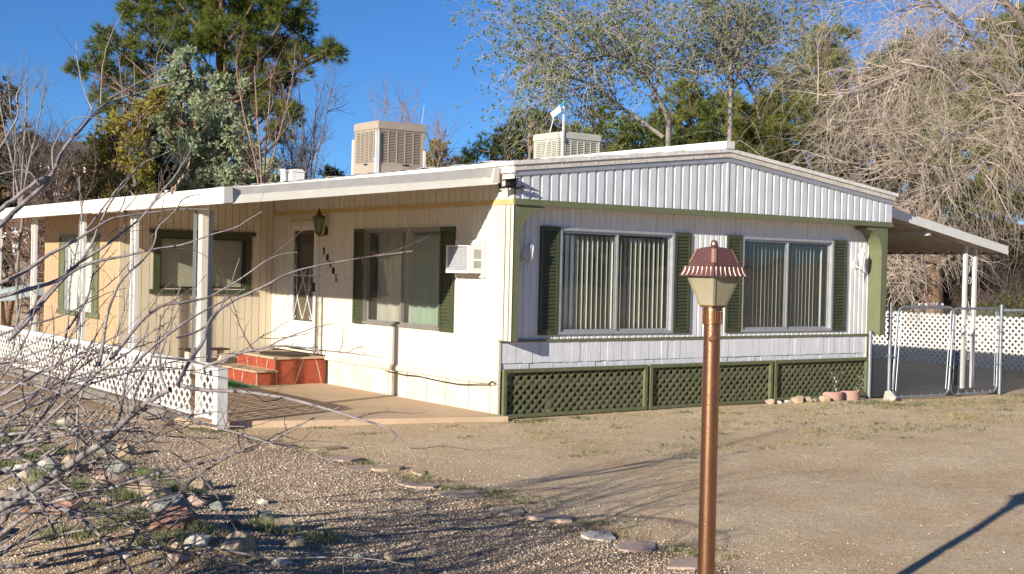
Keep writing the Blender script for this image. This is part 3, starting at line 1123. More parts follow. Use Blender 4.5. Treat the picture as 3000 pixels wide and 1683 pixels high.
q = B()
for (lo, hi, y0, y1) in ((0.075, 0.165, 0.0, 0.03),):
    V = []
    for y in (y0, y1):
        V += [(-3.55, y, 2.39 + lo), (-0.06, y, 2.80 + lo + .02), (-0.06, y, 2.80 + hi + .04), (-3.55, y, 2.39 + hi)]
    q.add(V, [(0, 1, 2, 3), (7, 6, 5, 4), (0, 4, 5, 1), (3, 2, 6, 7), (0, 3, 7, 4), (1, 5, 6, 2)])
q.build('gutter', AWN_G, awn)
q = B()
V = []
for x, z in ((-3.50, 2.392), (-0.06, 2.80)):
    V += [(x, -0.035, z), (x, 0.03, z - .003), (x, 0.03, z + .09), (x, -0.004, z + .088)]
q.add(V, [(0, 1, 5, 4), (1, 2, 6, 5), (2, 3, 7, 6), (3, 0, 4, 7), (3, 2, 1, 0), (4, 5, 6, 7)])
q.build('gutter_lip', AWN, awn)
q = B()
q.prism([(-3.602, 2.392), (-3.502, 2.404), (-3.51, 2.572), (-3.602, 2.56)], 0.002, 0.04, FRONT(0.0))
q.build('end_cap', AWN_G, awn)
q = B()
q.prism([(-0.16, 2.80), (-0.06, 2.81), (-0.06, 3.0), (-0.13, 2.99)], 0.002, 0.03, FRONT(0.0))
q.build('end_cap', AWN_G, awn)


def scroll(pt, r, turns=1.4, n=22, flip=1):
    """flat spiral in the post plane, pt(u, v) -> xyz"""
    out = []
    for k in range(n):
        a = k / (n - 1) * turns * 2 * math.pi
        rad = r * (1 - 0.8 * k / (n - 1))
        out.append(pt(rad * math.cos(a) * flip, rad * math.sin(a)))
    return out


def scrollpost(root, T, u, z0, z1, gap=0.13, w=0.036, m=WHITE, nm='post'):
    """two slim posts with wrought scrolls between"""
    for s in (0, 1):
        b = B()
        b.box(u + s * gap - w / 2, u + s * gap + w / 2, z0, z1, -w / 2, w / 2, T)
        b.box(u + s * gap - w / 6, u + s * gap + w / 6, z0, z1, w / 2 + .0005, w / 2 + .004, T)
        p = b.build(nm, m, root)
        if s == 0:
            bb = B()
            z = z0 + 0.35
            k = 0
            while z < z1 - 0.2:
                cu = u + gap / 2
                bb.tube(scroll(lambda a, c: T(cu + a, z + c, 0), 0.042, 1.3, 18, 1 if k % 2 else -1), 0.005, 5)
                bb.tube([T(cu + (0.04 if k % 2 else -0.04), z + .03, 0), T(cu, z + .16, 0), T(cu - (0.04 if k % 2 else -0.04), z + .30, 0)], 0.005, 5)
                z += 0.46
                k += 1
            bb.build('scroll', m, p)


TPo = LEFT(-3.3)
for yy in (3.40, 5.50, 7.90, 10.0, 11.9):
    scrollpost(awn, TPo, yy, 0.0, 2.47, 0.14, 0.045)
# nearest post is a fluted square tube with a galvanised channel behind
q = B()
q.box(-3.345, -3.255, 1.17, 1.26, 0.0, 2.46)
for k in range(5):
    q.box(-3.349, -3.3455, 1.178 + k * .016, 1.186 + k * .016, 0.0, 2.42)
    q.box(-3.337 + k * .016, -3.329 + k * .016, 1.1655, 1.1695, 0.0, 2.42)
q.prism([(-3.36, 0.0), (-3.24, 0.0), (-3.26, 0.10), (-3.34, 0.10)], 0, 0.09, lambda a, c, d: (a, 1.165 + d + .0, c))
q.build('post', AWN, awn)
q = B()
q.box(-3.395, -3.36, 1.27, 1.285, 0.62, 2.36)
q.box(-3.24, -3.19, 1.20, 1.215, 0.62, 2.36)
q.build('channel', GALV, awn)

# ---- white lattice railing round the patio
rail = thing('lattice_railing', 'low white lattice railing along the patio edge under the awning', 'railing', (-3.37, 4, 0))
TR = LEFT(-3.36)
ry_ = [0.62, 1.16, 3.36, 5.46, 7.86, 9.96, 12.4]
tops = [0.60, 0.63, 0.66, 0.68, 0.68, 0.68, 0.68]
q = B()
for a, c in ((0.62, 1.15), (1.28, 3.36), (3.36, 5.46), (5.46, 7.86), (7.86, 9.96), (9.96, 12.4)):
    b = B()
    b.box(a, c, 0.585, 0.645, -0.02, 0.045, TR)
    b.build('top_rail', WHITE_D, rail)
    b = B()
    b.box(a, c, 0.03, 0.07, -0.02, 0.02, TR)
    b.build('bottom_rail', WHITE_D, rail)
    lattice(rail, TR, [(a + .01, 0.05), (c - .01, 0.05), (c - .01, 0.60), (a + .01, 0.60)], 0.168, 0.036, 0.006, WHITE_D, 0.022, 0.004, slope=1.12)
for y in (3.40, 5.50, 7.90, 10.0):
    b = B()
    b.box(y - .14, y - .05, 0.0, 0.62, -0.03, 0.03, TR)
    b.build('rail_post', WHITE_D, rail)
b = B()
b.box(-3.42, -3.30, 0.46, 0.58, -0.06, 0.615)
b.box(-3.428, -3.292, 0.452, 0.588, 0.50, 0.51)
b.build('end_post', WHITE_D, rail)
for k, (a, c) in enumerate(((1.35, 3.3), (3.42, 5.8), (6.0, 8.2), (8.3, 10.4))):
    b = B()
    b.prism([(-.07, 0), (.07, 0), (.08, .05), (.05, .13), (-.05, .135), (-.08, .06)], a, c, lambda u, v, w: (-3.62 + u + 0.02 * k, w, -0.06 + v))
    o = b.build('landscape_timber', TIMBER)
    tag(o, ['grey weathered landscape timber nearest the end post of the patio railing', 'second grey landscape timber back along the patio edge',
            'third grey landscape timber back along the patio edge', 'farthest grey landscape timber along the patio edge'][k], 'timber', 'timbers along the patio edge')

# ------------------------------------------------------------------ entry steps
ID = lambda u, v, w: (u, v, w)
steps = thing('entry_steps', 'red painted flagstone entry steps with tan mortar below the door', 'steps', (-0.5, 5.1, 0))
q = B()
q.box(-0.80, 0.006, 4.44, 5.84, 0.0, 0.372)
q.box(-1.12, -0.80, 4.44, 5.84, 0.0, 0.187)
q.build('core', JOINT, steps)
q = B()
q.box(-0.835, 0.003, 4.405, 5.875, 0.374, 0.40)
q.box(-1.155, -0.8005, 4.405, 5.875, 0.189, 0.213)
q.build('tread', CONC, steps)


def stones(T, u0, u1, v0, v1, cuts):
    """split a rectangle by slanted lines (bottom u, top u) into stones"""
    ls = [(u0, u0)] + cuts + [(u1, u1)]
    for (a0, a1), (b0, b1) in zip(ls[:-1], ls[1:]):
        g_ = 0.010
        poly = [(a0 + g_, v0 + .004), (b0 - g_, v0 + .004), ((b0 + b1) / 2 - g_ + R.uniform(-.012, .006), (v0 + v1) / 2), (b1 - g_, v1 - .003), (a1 + g_, v1 - .003), ((a0 + a1) / 2 + g_ + R.uniform(-.006, .012), (v0 + v1) / 2)]
        b = B()
        b.prism(poly, 0.0, 0.004 + R.uniform(-.001, .002), T)
        b.build('stone', REDST, steps)


stones(FRONT(4.44), -0.80, 0.0, 0.0, 0.372, [(-0.50, -0.36), (-0.07, -0.17)])
stones(FRONT(4.44), -1.12, -0.80, 0.0, 0.187, [])
stones(LEFT(-0.80), 4.44, 5.84, 0.213, 0.372, [(4.80, 4.74), (5.10, 5.16), (5.45, 5.50)])
stones(LEFT(-1.12), 4.44, 5.84, 0.0, 0.187, [(4.95, 4.90), (5.20, 5.26), (5.55, 5.50)])
b = B()
n = 26
b.prism([(-0.40 + .33 * math.cos(k * 2 * math.pi / n), 5.02 + .52 * math.sin(k * 2 * math.pi / n)) for k in range(n)], 0.4005, 0.416, ID)
tag(b.build('door_mat', MATD), 'dark oval coir door mat on the top step', 'door mat')
b = B()
b.prism([(-1.72, 4.28), (-1.20, 4.22), (-1.165, 5.25), (-1.68, 5.30)], 0.002, 0.016, ID)
tag(b.build('turf_mat', TURF), 'bright green artificial turf mat at the foot of the red steps', 'mat')
ben = thing('wall_bench', 'small bench with dark plank top against the tan panelled wall', 'bench', (-1.3, 5.95, 0))
b = B()
b.box(-1.66, -0.94, 5.80, 6.08, 0.425, 0.452)
b.build('seat', BROWN, ben)
for x in (-1.58, -1.06):
    b = B()
    b.box(x, x + .05, 5.86, 6.02, 0.0, 0.425)
    b.build('leg', TAN, ben)

# ------------------------------------------------------------------ window air conditioner
ac = thing('window_air_conditioner', 'white window air conditioner sticking out of the cream wall beside the shutter', 'air conditioner', (-0.1, 0.6, 1.9))
b = B()
b.box(0.30, 0.36, 1.655, 2.125, 0.002, 0.03, TL)
b.box(0.90, 0.95, 1.655, 2.125, 0.002, 0.03, TL)
b.box(0.36, 0.90, 2.06, 2.125, 0.002, 0.03, TL)
b.box(0.36, 0.90, 1.655, 1.70, 0.002, 0.03, TL)
b.build('mounting_frame', SIDING, ac)
XA, Y0, Y1, Z0, Z1 = 0.235, 0.345, 0.845, 1.708, 2.052
b = B()
b.box(Y0, Y1, Z1 - .012, Z1, 0.0, XA, TL)
b.box(Y0, Y1, Z0, Z0 + .035, 0.0, XA, TL)
b.box(Y0, Y0 + .022, Z0 + .035, Z1 - .012, XA - .03, XA, TL)
b.box(Y1 - .022, Y1, Z0 + .035, Z1 - .012, 0.0, XA, TL)
b.box(Y0, Y0 + .012, Z0 + .035, Z1 - .012, XA - .085, XA - .0305, TL)
b.box(Y0, Y0 + .012, Z0 + .035, Z0 + .06, 0.0, XA - .086, TL)
b.box(Y0, Y0 + .012, Z1 - .05, Z1 - .012, 0.0, XA - .086, TL)
b.box(Y0 - .001, Y0 + .012, 1.865, 1.885, 0.0, XA - .086, TL)
b.build('casing', PLASTW, ac)
b = B()
for k in range(15):
    z = Z0 + .045 + k * .0197
    b.box(Y0 + .022, Y1 - .022, z, z + .016, XA - .04, XA - .022, TL)
b.box(Y0 + .022, Y1 - .022, Z0 + .036, Z1 - .013, XA - .05, XA - .0405, TL)
b.build('coil_grille', GREYM, ac)
b = B()
for k in range(19):
    z = Z0 + .062 + k * .0128
    b.box(Y0 + .002, Y0 + .010, z, z + .006, 0.005, XA - .088, TL)
b.build('side_louvres', PLASTW, ac)['kind'] = 'stuff'
b = B()
b.box(Y0 + .03, Y0 + .036, Z0 + .04, Z1 - .02, 0.0, XA - .06, TL)
b.build('inner_baffle', BLACK, ac)
b = B()
b.box(0.55, 0.62, Z0 + .012, Z0 + .024, XA + .0005, XA + .002, TL)
b.build('badge', GREYM, ac)

# ------------------------------------------------------------------ evaporative coolers on the roof
def cooler(root, x0, x1, y0, y1, z0, z1, m, pad, cols, rows, top, slope=0.0, foot=0.1):
    """louvred cabinet; near corner is (x0, y0)"""
    b = B()
    e = 0.03
    b.box(x0 - .012, x1 + .012, y0 - .012, y1 + .012, z1 - top, z1)
    b.box(x0 + .01, x1 - .01, y0 + .01, y1 - .01, z1, z1 + .018)
    b.build('lid', m, root)
    b = B()
    b.box(x0 - .004, x1 + .004, y0 - .004, y1 + .004, z0, z0 + foot)
    b.build('base_pan', m, root)
    for (x, y) in ((x0, y0), (x1 - e, y0), (x0, y1 - e), (x1 - e, y1 - e)):
        b = B()
        b.box(x, x + e, y, y + e, z0 + foot, z1 - top)
        b.build('corner_post', m, root)
    b = B()
    b.box(x0 + .05, x1 - .05, y0 + .05, y1 - .05, z0 + foot, z1 - top)
    b.build('pad', pad, root)
    for (T, u0, u1) in ((FRONT(y0 + .02), x0 + e, x1 - e), (LEFT(x0 + .02), y0 + e, y1 - e)):
        za, zb = z0 + foot + .002, z1 - top - .002
        f = B()
        bw = 0.035
        f.box(u0 + .002, u1 - .002, za, za + bw * 1.3, -.015, .012, T)
        f.box(u0 + .002, u1 - .002, zb - bw, zb, -.015, .012, T)
        cw = (u1 - u0 - bw) / cols
        for k in range(cols + 1):
            c = u0 + .002 + k * (cw - .0005)
            wd = bw if k in (0, cols) else bw * .55
            f.box(c, min(c + wd, u1 - .002), za + bw * 1.3, zb - bw, -.015, .012, T)
        p = f.build('louvre_panel', m, root)
        h = (zb - za - bw * 2.3) / rows
        for k in range(rows):
            z = za + bw * 1.3 + k * h
            q = B()
            q.prism([(0.009, z), (0.012, z + .004), (-.01, z + h * .86), (-.013, z + h * .8)], u0 + bw * .5, u1 - bw * .5, lambda a, c, d: T(d, c, a))
            q.build('louvre', m, p)


ec = thing('evaporative_cooler', 'tall beige evaporative cooler on metal legs on the roof near the patio', 'evaporative cooler', (3.4, 8.6, 3.45))
cooler(ec, 2.97, 3.98, 8.15, 9.07, 3.54, 4.49, COOLER, COOLPAD, 5, 20, 0.13, foot=0.14)
for (x, y, zt) in ((2.955, 8.135, 4.30), (3.985, 8.135, 4.0), (2.955, 9.085, 4.2), (3.985, 9.085, 4.2)):
    b = B()
    b.box(x - .022, x + .022, y - .012, y + .012, 3.30, zt)
    if (x, y) == (2.955, 8.135):
        b.box(x - .055, x - .023, y - .012, y + .012, 3.30, zt)
    b.build('leg', PLASTW, ec)
b = B()
b.box(2.968, 2.971, 8.22, 8.36, 3.72, 3.83)
b.build('sticker', ALU, ec)
b = B()
b.box(3.50, 3.64, 8.133, 8.136, 3.69, 3.715)
b.build('badge', BLACK, ec)
b = B()
b.box(2.952, 2.9555, 8.55, 8.66, 3.69, 3.715)
b.build('badge', BLACK, ec)
b = B()
b.tube([(3.99, 8.12, 4.36), (4.04, 8.08, 4.2), (4.06, 8.05, 4.0), (4.2, 8.0, 3.8), (4.42, 7.98, 3.68), (4.60, 8.0, 3.58), (4.66, 8.05, 3.46), (4.60, 8.1, 3.36)], 0.022, 8)
b.build('hose', mat('grey_flexible_conduit', (0.11, 0.115, 0.12), 0.6, 0.1, 10), ec, smooth=True)
ec2 = thing('evaporative_cooler', 'pale yellow weathered evaporative cooler on the roof behind the gable', 'evaporative cooler', (5.2, 5.2, 3.3))
cooler(ec2, 4.78, 5.62, 4.87, 5.72, 3.30, 4.19, COOLER2, COOLPAD2, 5, 21, 0.10, foot=0.05)
b = B()
b.tube([(4.74, 5.74, 4.0), (4.72, 5.76, 3.9), (4.71, 5.77, 3.6), (4.71, 5.77, 3.3)], 0.02, 6)
b.build('hose', TIMBER, ec2)
fl = thing('roof_flag', 'pale yellow cloth scrap flying from a stick on the roof cooler', 'flag', (4.76, 4.83, 3.8))
b = B()
b.box(4.745, 4.775, 4.835, 4.858, 4.02, 4.72)
b.build('stick', WHITE_D, fl)
nx_, nz_ = 6, 4
V, Fq = [], []
for i in range(nx_ + 1):
    for j in range(nz_ + 1):
        s, t = i / nx_, j / nz_
        p0 = np.array(at(1640, 308, 22.05)) * (1 - s) + np.array(at(1612, 332, 22.25)) * s
        p1 = np.array(at(1643, 326, 22.05)) * (1 - s) + np.array(at(1620, 347, 22.3)) * s
        pp = p0 * (1 - t) + p1 * t
        V.append(tuple(pp + np.array([0.02, 0.02, 0]) * math.sin(3 * s + 2 * t)))
for i in range(nx_):
    for j in range(nz_):
        a = i * (nz_ + 1) + j
        Fq.append((a, a + 1, a + nz_ + 2, a + nz_ + 1))
mk('cloth', V, Fq, CANV, fl, smooth=True)
b = B()
b.box(4.735, 4.785, 4.825, 4.868, 4.64, 4.71)
b.build('tape_wrap', TEAL, fl)
b = B()
b.tube([at(1622, 345, 22.2), at(1618, 362, 22.15), at(1612, 385, 22.05), at(1606, 410, 22.0), at(1598, 440, 21.98), at(1592, 470, 21.98)], 0.008, 5)
b.build('cord', WHITE, fl)
ant = thing('whip_antenna', 'thin whip antenna standing beside the beige roof cooler', 'antenna', tuple(at(1231, 505, 24.6)))
b = B()
b.tube([at(1231, 505, 24.6), at(1233, 400, 24.6), at(1243, 308, 24.6)], [0.012, 0.01, 0.006], 5)
b.build('rod', GREYM, ant)
b = B()
b.tube([at(1226, 399, 24.6), at(1240, 399, 24.6)], 0.008, 5)
b.build('cross_arm', PLASTW, ant)
# roof vents
for k, (x, y, z0, z1, r, lb) in enumerate(((1.5, 14.93, 3.0, 3.37, .042, 'white vent pipe on the far roof edge above the tan wall'), (1.5, 9.10, 3.1, 3.54, .05, 'white vent pipe beside the small roof vent box'))):
    b = B()
    b.lathe([(r, 0), (r, z1 - z0 - .04), (r * 1.3, z1 - z0 - .04), (r * 1.3, z1 - z0)], (x, y, z0), 12)
    tag(smooth_angle(b.build('vent_pipe', PLASTW)), lb, 'vent pipe')
b = B()
b.box(1.6, 1.86, 8.95, 9.2, 3.1, 3.50)
b.prism([(1.585, 3.50), (1.875, 3.50), (1.80, 3.55), (1.66, 3.55)], -9.22, -8.93, lambda a, c, d: (a, -d, c))
tag(b.build('vent_box', PLASTW), 'square white roof vent box beside a vent pipe', 'vent')

# ------------------------------------------------------------------ wall lanterns
def lantern(root, T, u, v, m, glass, h=0.22, r=0.075, base_v=0.0, drop=0.16):
    """T(u, v, w): wall lantern with back plate, curled arm, hood, glass and finial"""
    c = 0.13
    b = B()
    n = 12
    b.prism([(u + .05 * math.cos(k * 2 * math.pi / n), v + base_v - .02 + .07 * math.sin(k * 2 * math.pi / n)) for k in range(n)], 0.002, 0.016, T)
    b.build('back_plate', m, root)
    b = B()
    b.tube([T(u, v + base_v - .02, .01), T(u, v - h * .62, .06), T(u, v - h * .7, c), T(u, v - h * .5, c)], .009, 6)
    if drop:
        b.tube([T(u, v - h * .6, c - .03), T(u, v - h * .8, c - .04), T(u, v - h * .6 - drop, c - .05)], [.008, .012, .003], 6)
    b.build('arm', m, root)
    def ring(rad, z):
        return [T(u + rad * math.cos(k * math.pi / 3), z, c + rad * math.sin(k * math.pi / 3)) for k in range(6)]
    def loft(levels):
        q = B()
        V = []
        for rad, z in levels:
            V += ring(rad, z)
        Fq = []
        for i in range(len(levels) - 1):
            for j in range(6):
                Fq.append((i * 6 + j, i * 6 + (j + 1) % 6, i * 6 + 6 + (j + 1) % 6, i * 6 + 6 + j))
        Fq += [tuple(range(5, -1, -1)), tuple((len(levels) - 1) * 6 + j for j in range(6))]
        return q.add(V, Fq)
    loft([(r * 1.12, v + h * .5), (r * 1.15, v + h * .53), (r * .45, v + h * .72), (r * .30, v + h * .75), (r * .42, v + h * .82), (r * .16, v + h * .9), (r * .22, v + h * .96), (.004, v + h * 1.08)]).build('hood', m, root)
    loft([(r * .55, v - h * .46), (r * .96, v + h * .5)]).build('glass', glass, root)
    q = B()
    for k in range(6):
        a0, a1 = ring(r * .58, v - h * .47)[k], ring(r * 1.0, v + h * .5)[k]
        q.tube([a0, a1], .006, 4)
    q.build('cage_bars', m, root)
    loft([(r * .2, v - h * .62), (r * .62, v - h * .5), (r * .62, v - h * .45)]).build('bottom_cup', m, root)


l1 = thing('wall_lantern', 'bronze glass wall lantern mounted beside the storm door', 'wall lantern', (0, 4.45, 2.3), 'wall lanterns')
lantern(l1, TL, 4.50, 2.36, BRONZE, LGLASS, h=0.24, r=0.085, base_v=-0.06, drop=0)
l2 = thing('wall_lantern', 'white wall lantern in shade between corner bracket and dark shutter', 'wall lantern', (0.36, -.05, 1.95), 'wall lanterns')
lantern(l2, FRONT(0.0), 0.355, 1.97, WHITE_D, WHITE, h=0.17, r=0.045, base_v=-0.03)
l3 = thing('wall_lantern', 'white sunlit wall lantern next to the carport corner bracket', 'wall lantern', (6.66, -.05, 2.0), 'wall lanterns')
lantern(l3, FRONT(0.0), 6.66, 2.03, WHITE, WHITE, h=0.18, r=0.05, base_v=-0.05)

sol = thing('solar_floodlight', 'black solar floodlight with two lamp heads under the roof corner', 'floodlight', (-0.05, -0.3, 2.75))
def slab_at(c, ax, ay, az, sx, sy, sz, m, nm):
    ax, ay, az = [np.array(k, float) / np.linalg.norm(k) for k in (ax, ay, az)]
    c = np.array(c, float)
    T = lambda x, y, z: tuple(c + ax * x + ay * y + az * z)
    q = B()
    q.box(-sx / 2, sx / 2, -sy / 2, sy / 2, -sz / 2, sz / 2, T)
    return q.build(nm, m, sol)
slab_at((-0.09, -.30, 2.84), (0.9, -.45, .12), (.45, .9, .0), (-.1, 0, 1), .20, .15, .014, BLACK, 'solar_panel')
slab_at((-0.06, -.27, 2.79), (1, 0, 0), (0, 1, 0), (0, 0, 1), .09, .10, .09, BLACK, 'body')
slab_at((-0.135, -.27, 2.745), (.3, -1, .1), (1, .3, .5), (-.5, -.1, 1), .13, .085, .02, BLACK, 'lamp_head')
slab_at((-0.1415, -.2715, 2.736), (.3, -1, .1), (1, .3, .5), (-.5, -.1, 1), .115, .07, .016, PANELY, 'lens')
slab_at((0.02, -.34, 2.75), (1, -.5, .35), (.5, 1, .2), (-.4, 0, 1), .12, .06, .02, BLACK, 'lamp_head')
slab_at((-0.17, -.20, 2.745), (.1, 1, 0), (1, 0, .2), (-.2, 0, 1), .02, .03, .11, BLACK, 'lamp_head')
slab_at((-0.02, -.25, 2.765), (1, 0, 0), (0, 1, 0), (0, 0, 1), .05, .03, .05, BLACK, 'bracket')

# ------------------------------------------------------------------ green lattice skirt panels
TG = FRONT(-0.055)
for k, (a, c) in enumerate(((0.03, 2.375), (2.425, 4.79), (4.84, 6.925))):
    lp = thing('lattice_screen', ['green lattice skirt panel nearest the patio corner', 'middle green lattice skirt panel behind the lamp post',
                                 'green lattice skirt panel beside the chain link gate'][k], 'lattice screen', ((a + c) / 2, -.05, 0), 'green lattice panels under the front wall')
    zb = -0.045 if k == 0 else (-0.045 if k == 1 else -0.03)
    for (u0, u1, v0, v1) in ((a, c, .505, .548), (a, c, zb, zb + .04), (a, a + .045, zb + .04, .505), (c - .045, c, zb + .04, .505)):
        b = B()
        b.box(u0, u1, v0, v1, 0.0, 0.045, TG)
        b.build('frame_rail', GREEN_L, lp)
    lattice(lp, TG, [(a + .03, zb + .03), (c - .03, zb + .03), (c - .03, .515), (a + .03, .515)], 0.122, 0.035, 0.007, GREEN_L, -0.018, 0.004)
b = B()
b.box(0.05, 6.9, 0.33, 0.38, -0.1, 0.5)
b.build('foundation_wall', mat('brown_crawlspace_wall', (0.34, 0.25, 0.20), 0.9, 0.45, 5, 0.5, 20), home)
b = B()
b.tube([(0.2, .2, .36), (2.5, .22, .33), (4.5, .2, .35), (6.3, .2, .37)], .045, 8)
tag(b.build('drain_pipe', PLASTW), 'white plastic drain pipe behind the green lattice skirt', 'pipe')
gs = thing('birdbath', 'small white plaster birdbath behind the green lattice near the gate', 'birdbath', (6.45, .12, -.08))
b = B()
b.lathe([(.10, 0), (.10, .05), (.05, .09), (.045, .25), (.06, .30), (.05, .33)], (6.45, .15, -.08), 12)
smooth_angle(b.build('pedestal', WHITE_D, gs))
b = B()
b.lathe([(.05, 0), (.14, .05), (.15, .08), (.12, .07), (.02, .05)], (6.45, .15, .25), 12)
smooth_angle(b.build('bowl', WHITE_D, gs))

# ------------------------------------------------------------------ carport awning
cp = thing('carport_awning', 'sloping corrugated carport awning on scroll posts at the right end', 'carport', (9, 3, 0))
CE = 9.0
def cz(x):
    return 2.93 - (x - 7.15) * (2.93 - 2.36) / (10.70 - 7.15)
n = 60
xs = [7.15, 10.66]
V, Fq, k = [], [], 0
ys = np.arange(0.03, CE, 0.055)
for i, y in enumerate(ys):
    h = -0.115 + 0.03 * math.sin(i * math.pi / 3)
    for x in xs:
        V.append((x, y, cz(x) + h))
for i in range(len(ys) - 1):
    Fq.append((2 * i, 2 * i + 2, 2 * i + 3, 2 * i + 1))
mk('corrugated_sheet', V, Fq, mat('tan_corrugated_underside', (0.42, 0.36, 0.30), 0.6, 0.1, 3), cp)
b = B()
V = []
for y in (0.0, 0.025):
    V += [(7.13, y, cz(7.13) - .145), (10.70, y, cz(10.70) - .145), (10.70, y, cz(10.70)), (7.13, y, cz(7.13))]
b.add(V, [(0, 1, 2, 3), (7, 6, 5, 4), (0, 4, 5, 1), (3, 2, 6, 7), (0, 3, 7, 4), (1, 5, 6, 2)])
b.build('fascia', WHITE, cp)
b = B()
b.box(10.672, 10.70, 0.026, CE, cz(10.70) - .145, cz(10.70))
b.build('eave_gutter', mat('brown_gutter_paint', (0.35, 0.28, 0.22), 0.6, 0.1, 5), cp)  # even brown along the whole gutter
b = B()
V = []
b.box(8.6, 8.66, 0.1, CE, cz(8.6) - .22, cz(8.66) - .15)
b.build('purlin', BEIGE_T, cp)
for yy in (0.32, 4.6, 8.6):
    for s in (0, 1):
        x = 9.95 + s * 0.27 if yy < 1 else 10.2 + .12 * s
        b = B()
        b.box(x - .028, x + .028, yy - .028, yy + .028, -0.12, cz(x) - .12)
        p = b.build('post', WHITE, cp)
        if s == 0 and yy < 1:
            bb = B()
            for (z, fl_) in ((0.45, -1), (1.15, 1), (1.75, -1), (2.05, 1)):
                bb.tube(scroll(lambda a, c: (x + .13 + a, yy, z + c), .075, 1.35, 22, fl_), .0065, 5)
                bb.tube([(x + .13 + .07 * fl_, yy, z + .02), (x + .12, yy, z + .2), (x + .05, yy, z + .36)], .006, 5)
            bb.build('scroll', WHITE, p)

# ------------------------------------------------------------------ chain link fence and gates
def chainlink(root, T, u0, u1, v0, v1, p=0.052, r=0.0023, nm='wire_mesh', m=None):
    """zigzag wires of a chain link panel joined into one part"""
    P = []
    c = u0
    n = max(2, int((v1 - v0) / (p * .5)))
    while c <= u1 + 1e-6:
        for s in (0, 1):
            pts = []
            for k in range(n + 1):
                z = v0 + (v1 - v0) * k / n
                off = (k + s) % 2
                uu = min(max(c + (off - .5) * p, u0), u1)
                pts.append(T(uu, z, .002 if (k % 2) else -.002))
            P.append(pts)
        c += p
    o = tubes_obj(nm, P, [r] * len(P), 3, m or WIRE, root)
    o['kind'] = 'stuff'
    return o


def tubes_np(paths, radii, sides=4):
    """many tubes at once; paths: list of (n,3); radii: list of scalars or (n,)"""
    groups = {}
    for p, r in zip(paths, radii):
        p = np.asarray(p, float)
        groups.setdefault(len(p), []).append((p, np.broadcast_to(np.asarray(r, float), (len(p),))))
    Vs, Fs, off = [], [], 0
    for n, lst in groups.items():
        P = np.stack([a for a, _ in lst])
        Rr = np.stack([c for _, c in lst])
        T = np.gradient(P, axis=1)
        T /= np.linalg.norm(T, axis=2, keepdims=True) + 1e-12
        ref = np.where(np.abs(T[..., 2:3]).mean(1, keepdims=True) < .85, np.array([0, 0, 1.0]), np.array([1.0, .3, 0]))
        N = np.cross(T, np.broadcast_to(ref, T.shape))
        N /= np.linalg.norm(N, axis=2, keepdims=True) + 1e-12
        Bn = np.cross(T, N)
        a = np.arange(sides) * 2 * np.pi / sides
        V = P[:, :, None] + Rr[:, :, None, None] * (N[:, :, None] * np.cos(a)[None, None, :, None] + Bn[:, :, None] * np.sin(a)[None, None, :, None])
        m_ = len(lst)
        base = np.arange(m_)[:, None, None] * (n * sides) + np.arange(n - 1)[None, :, None] * sides
        j = np.arange(sides)[None, None, :]
        j2 = (np.arange(sides) + 1) % sides
        j2 = j2[None, None, :]
        Fq = np.stack([base + j, base + j2, base + sides + j2, base + sides + j], -1).reshape(-1, 4) + off
        Vs.append(V.reshape(-1, 3))
        Fs.append(Fq)
        off += m_ * n * sides
    return np.concatenate(Vs), np.concatenate(Fs)


def tubes_obj(name, paths, radii, sides, m, parent=None, smooth=True):
    V, F_ = tubes_np(paths, radii, sides)
    return mk(name, V, F_, m, parent, smooth)


def postcap(b, x, y, z0, z1, r):
    b.lathe([(r, 0), (r, z1 - z0 - .03), (r * 1.15, z1 - z0 - .03), (r * 1.15, z1 - z0 - .012), (r * .7, z1 - z0), (.003, z1 - z0 + .006)], (x, y, z0), 12)


YG = -0.16
fp = thing('chain_link_fence', 'galvanised chain link fence posts and infill beside the double gates', 'fence', (7, YG, -.1))
for (x, z0, z1) in ((6.87, -.10, 0.965), (7.345, -.15, 1.40), (10.30, -.2, 1.37)):
    b = B()
    postcap(b, x, YG, z0, z1, 0.030)
    smooth_angle(b.build('post', GALV, fp))
b = B()
b.tube([(10.33, YG, 1.27), (13.5, YG, 1.27)], .022, 8)
b.build('top_rail', GALV, fp, smooth=True)
chainlink(fp, FRONT(YG), 6.90, 7.31, -0.06, 0.93, p=.072)
chainlink(fp, FRONT(YG), 10.35, 13.2, -0.16, 1.30, p=.072)
for (x, z) in ((7.345, .55), (7.345, 1.15), (10.30, .35), (10.30, .9)):
    b = B()
    b.box(x - .045, x + .045, YG - .04, YG + .04, z, z + .022)
    b.build('clamp', GALV, fp)


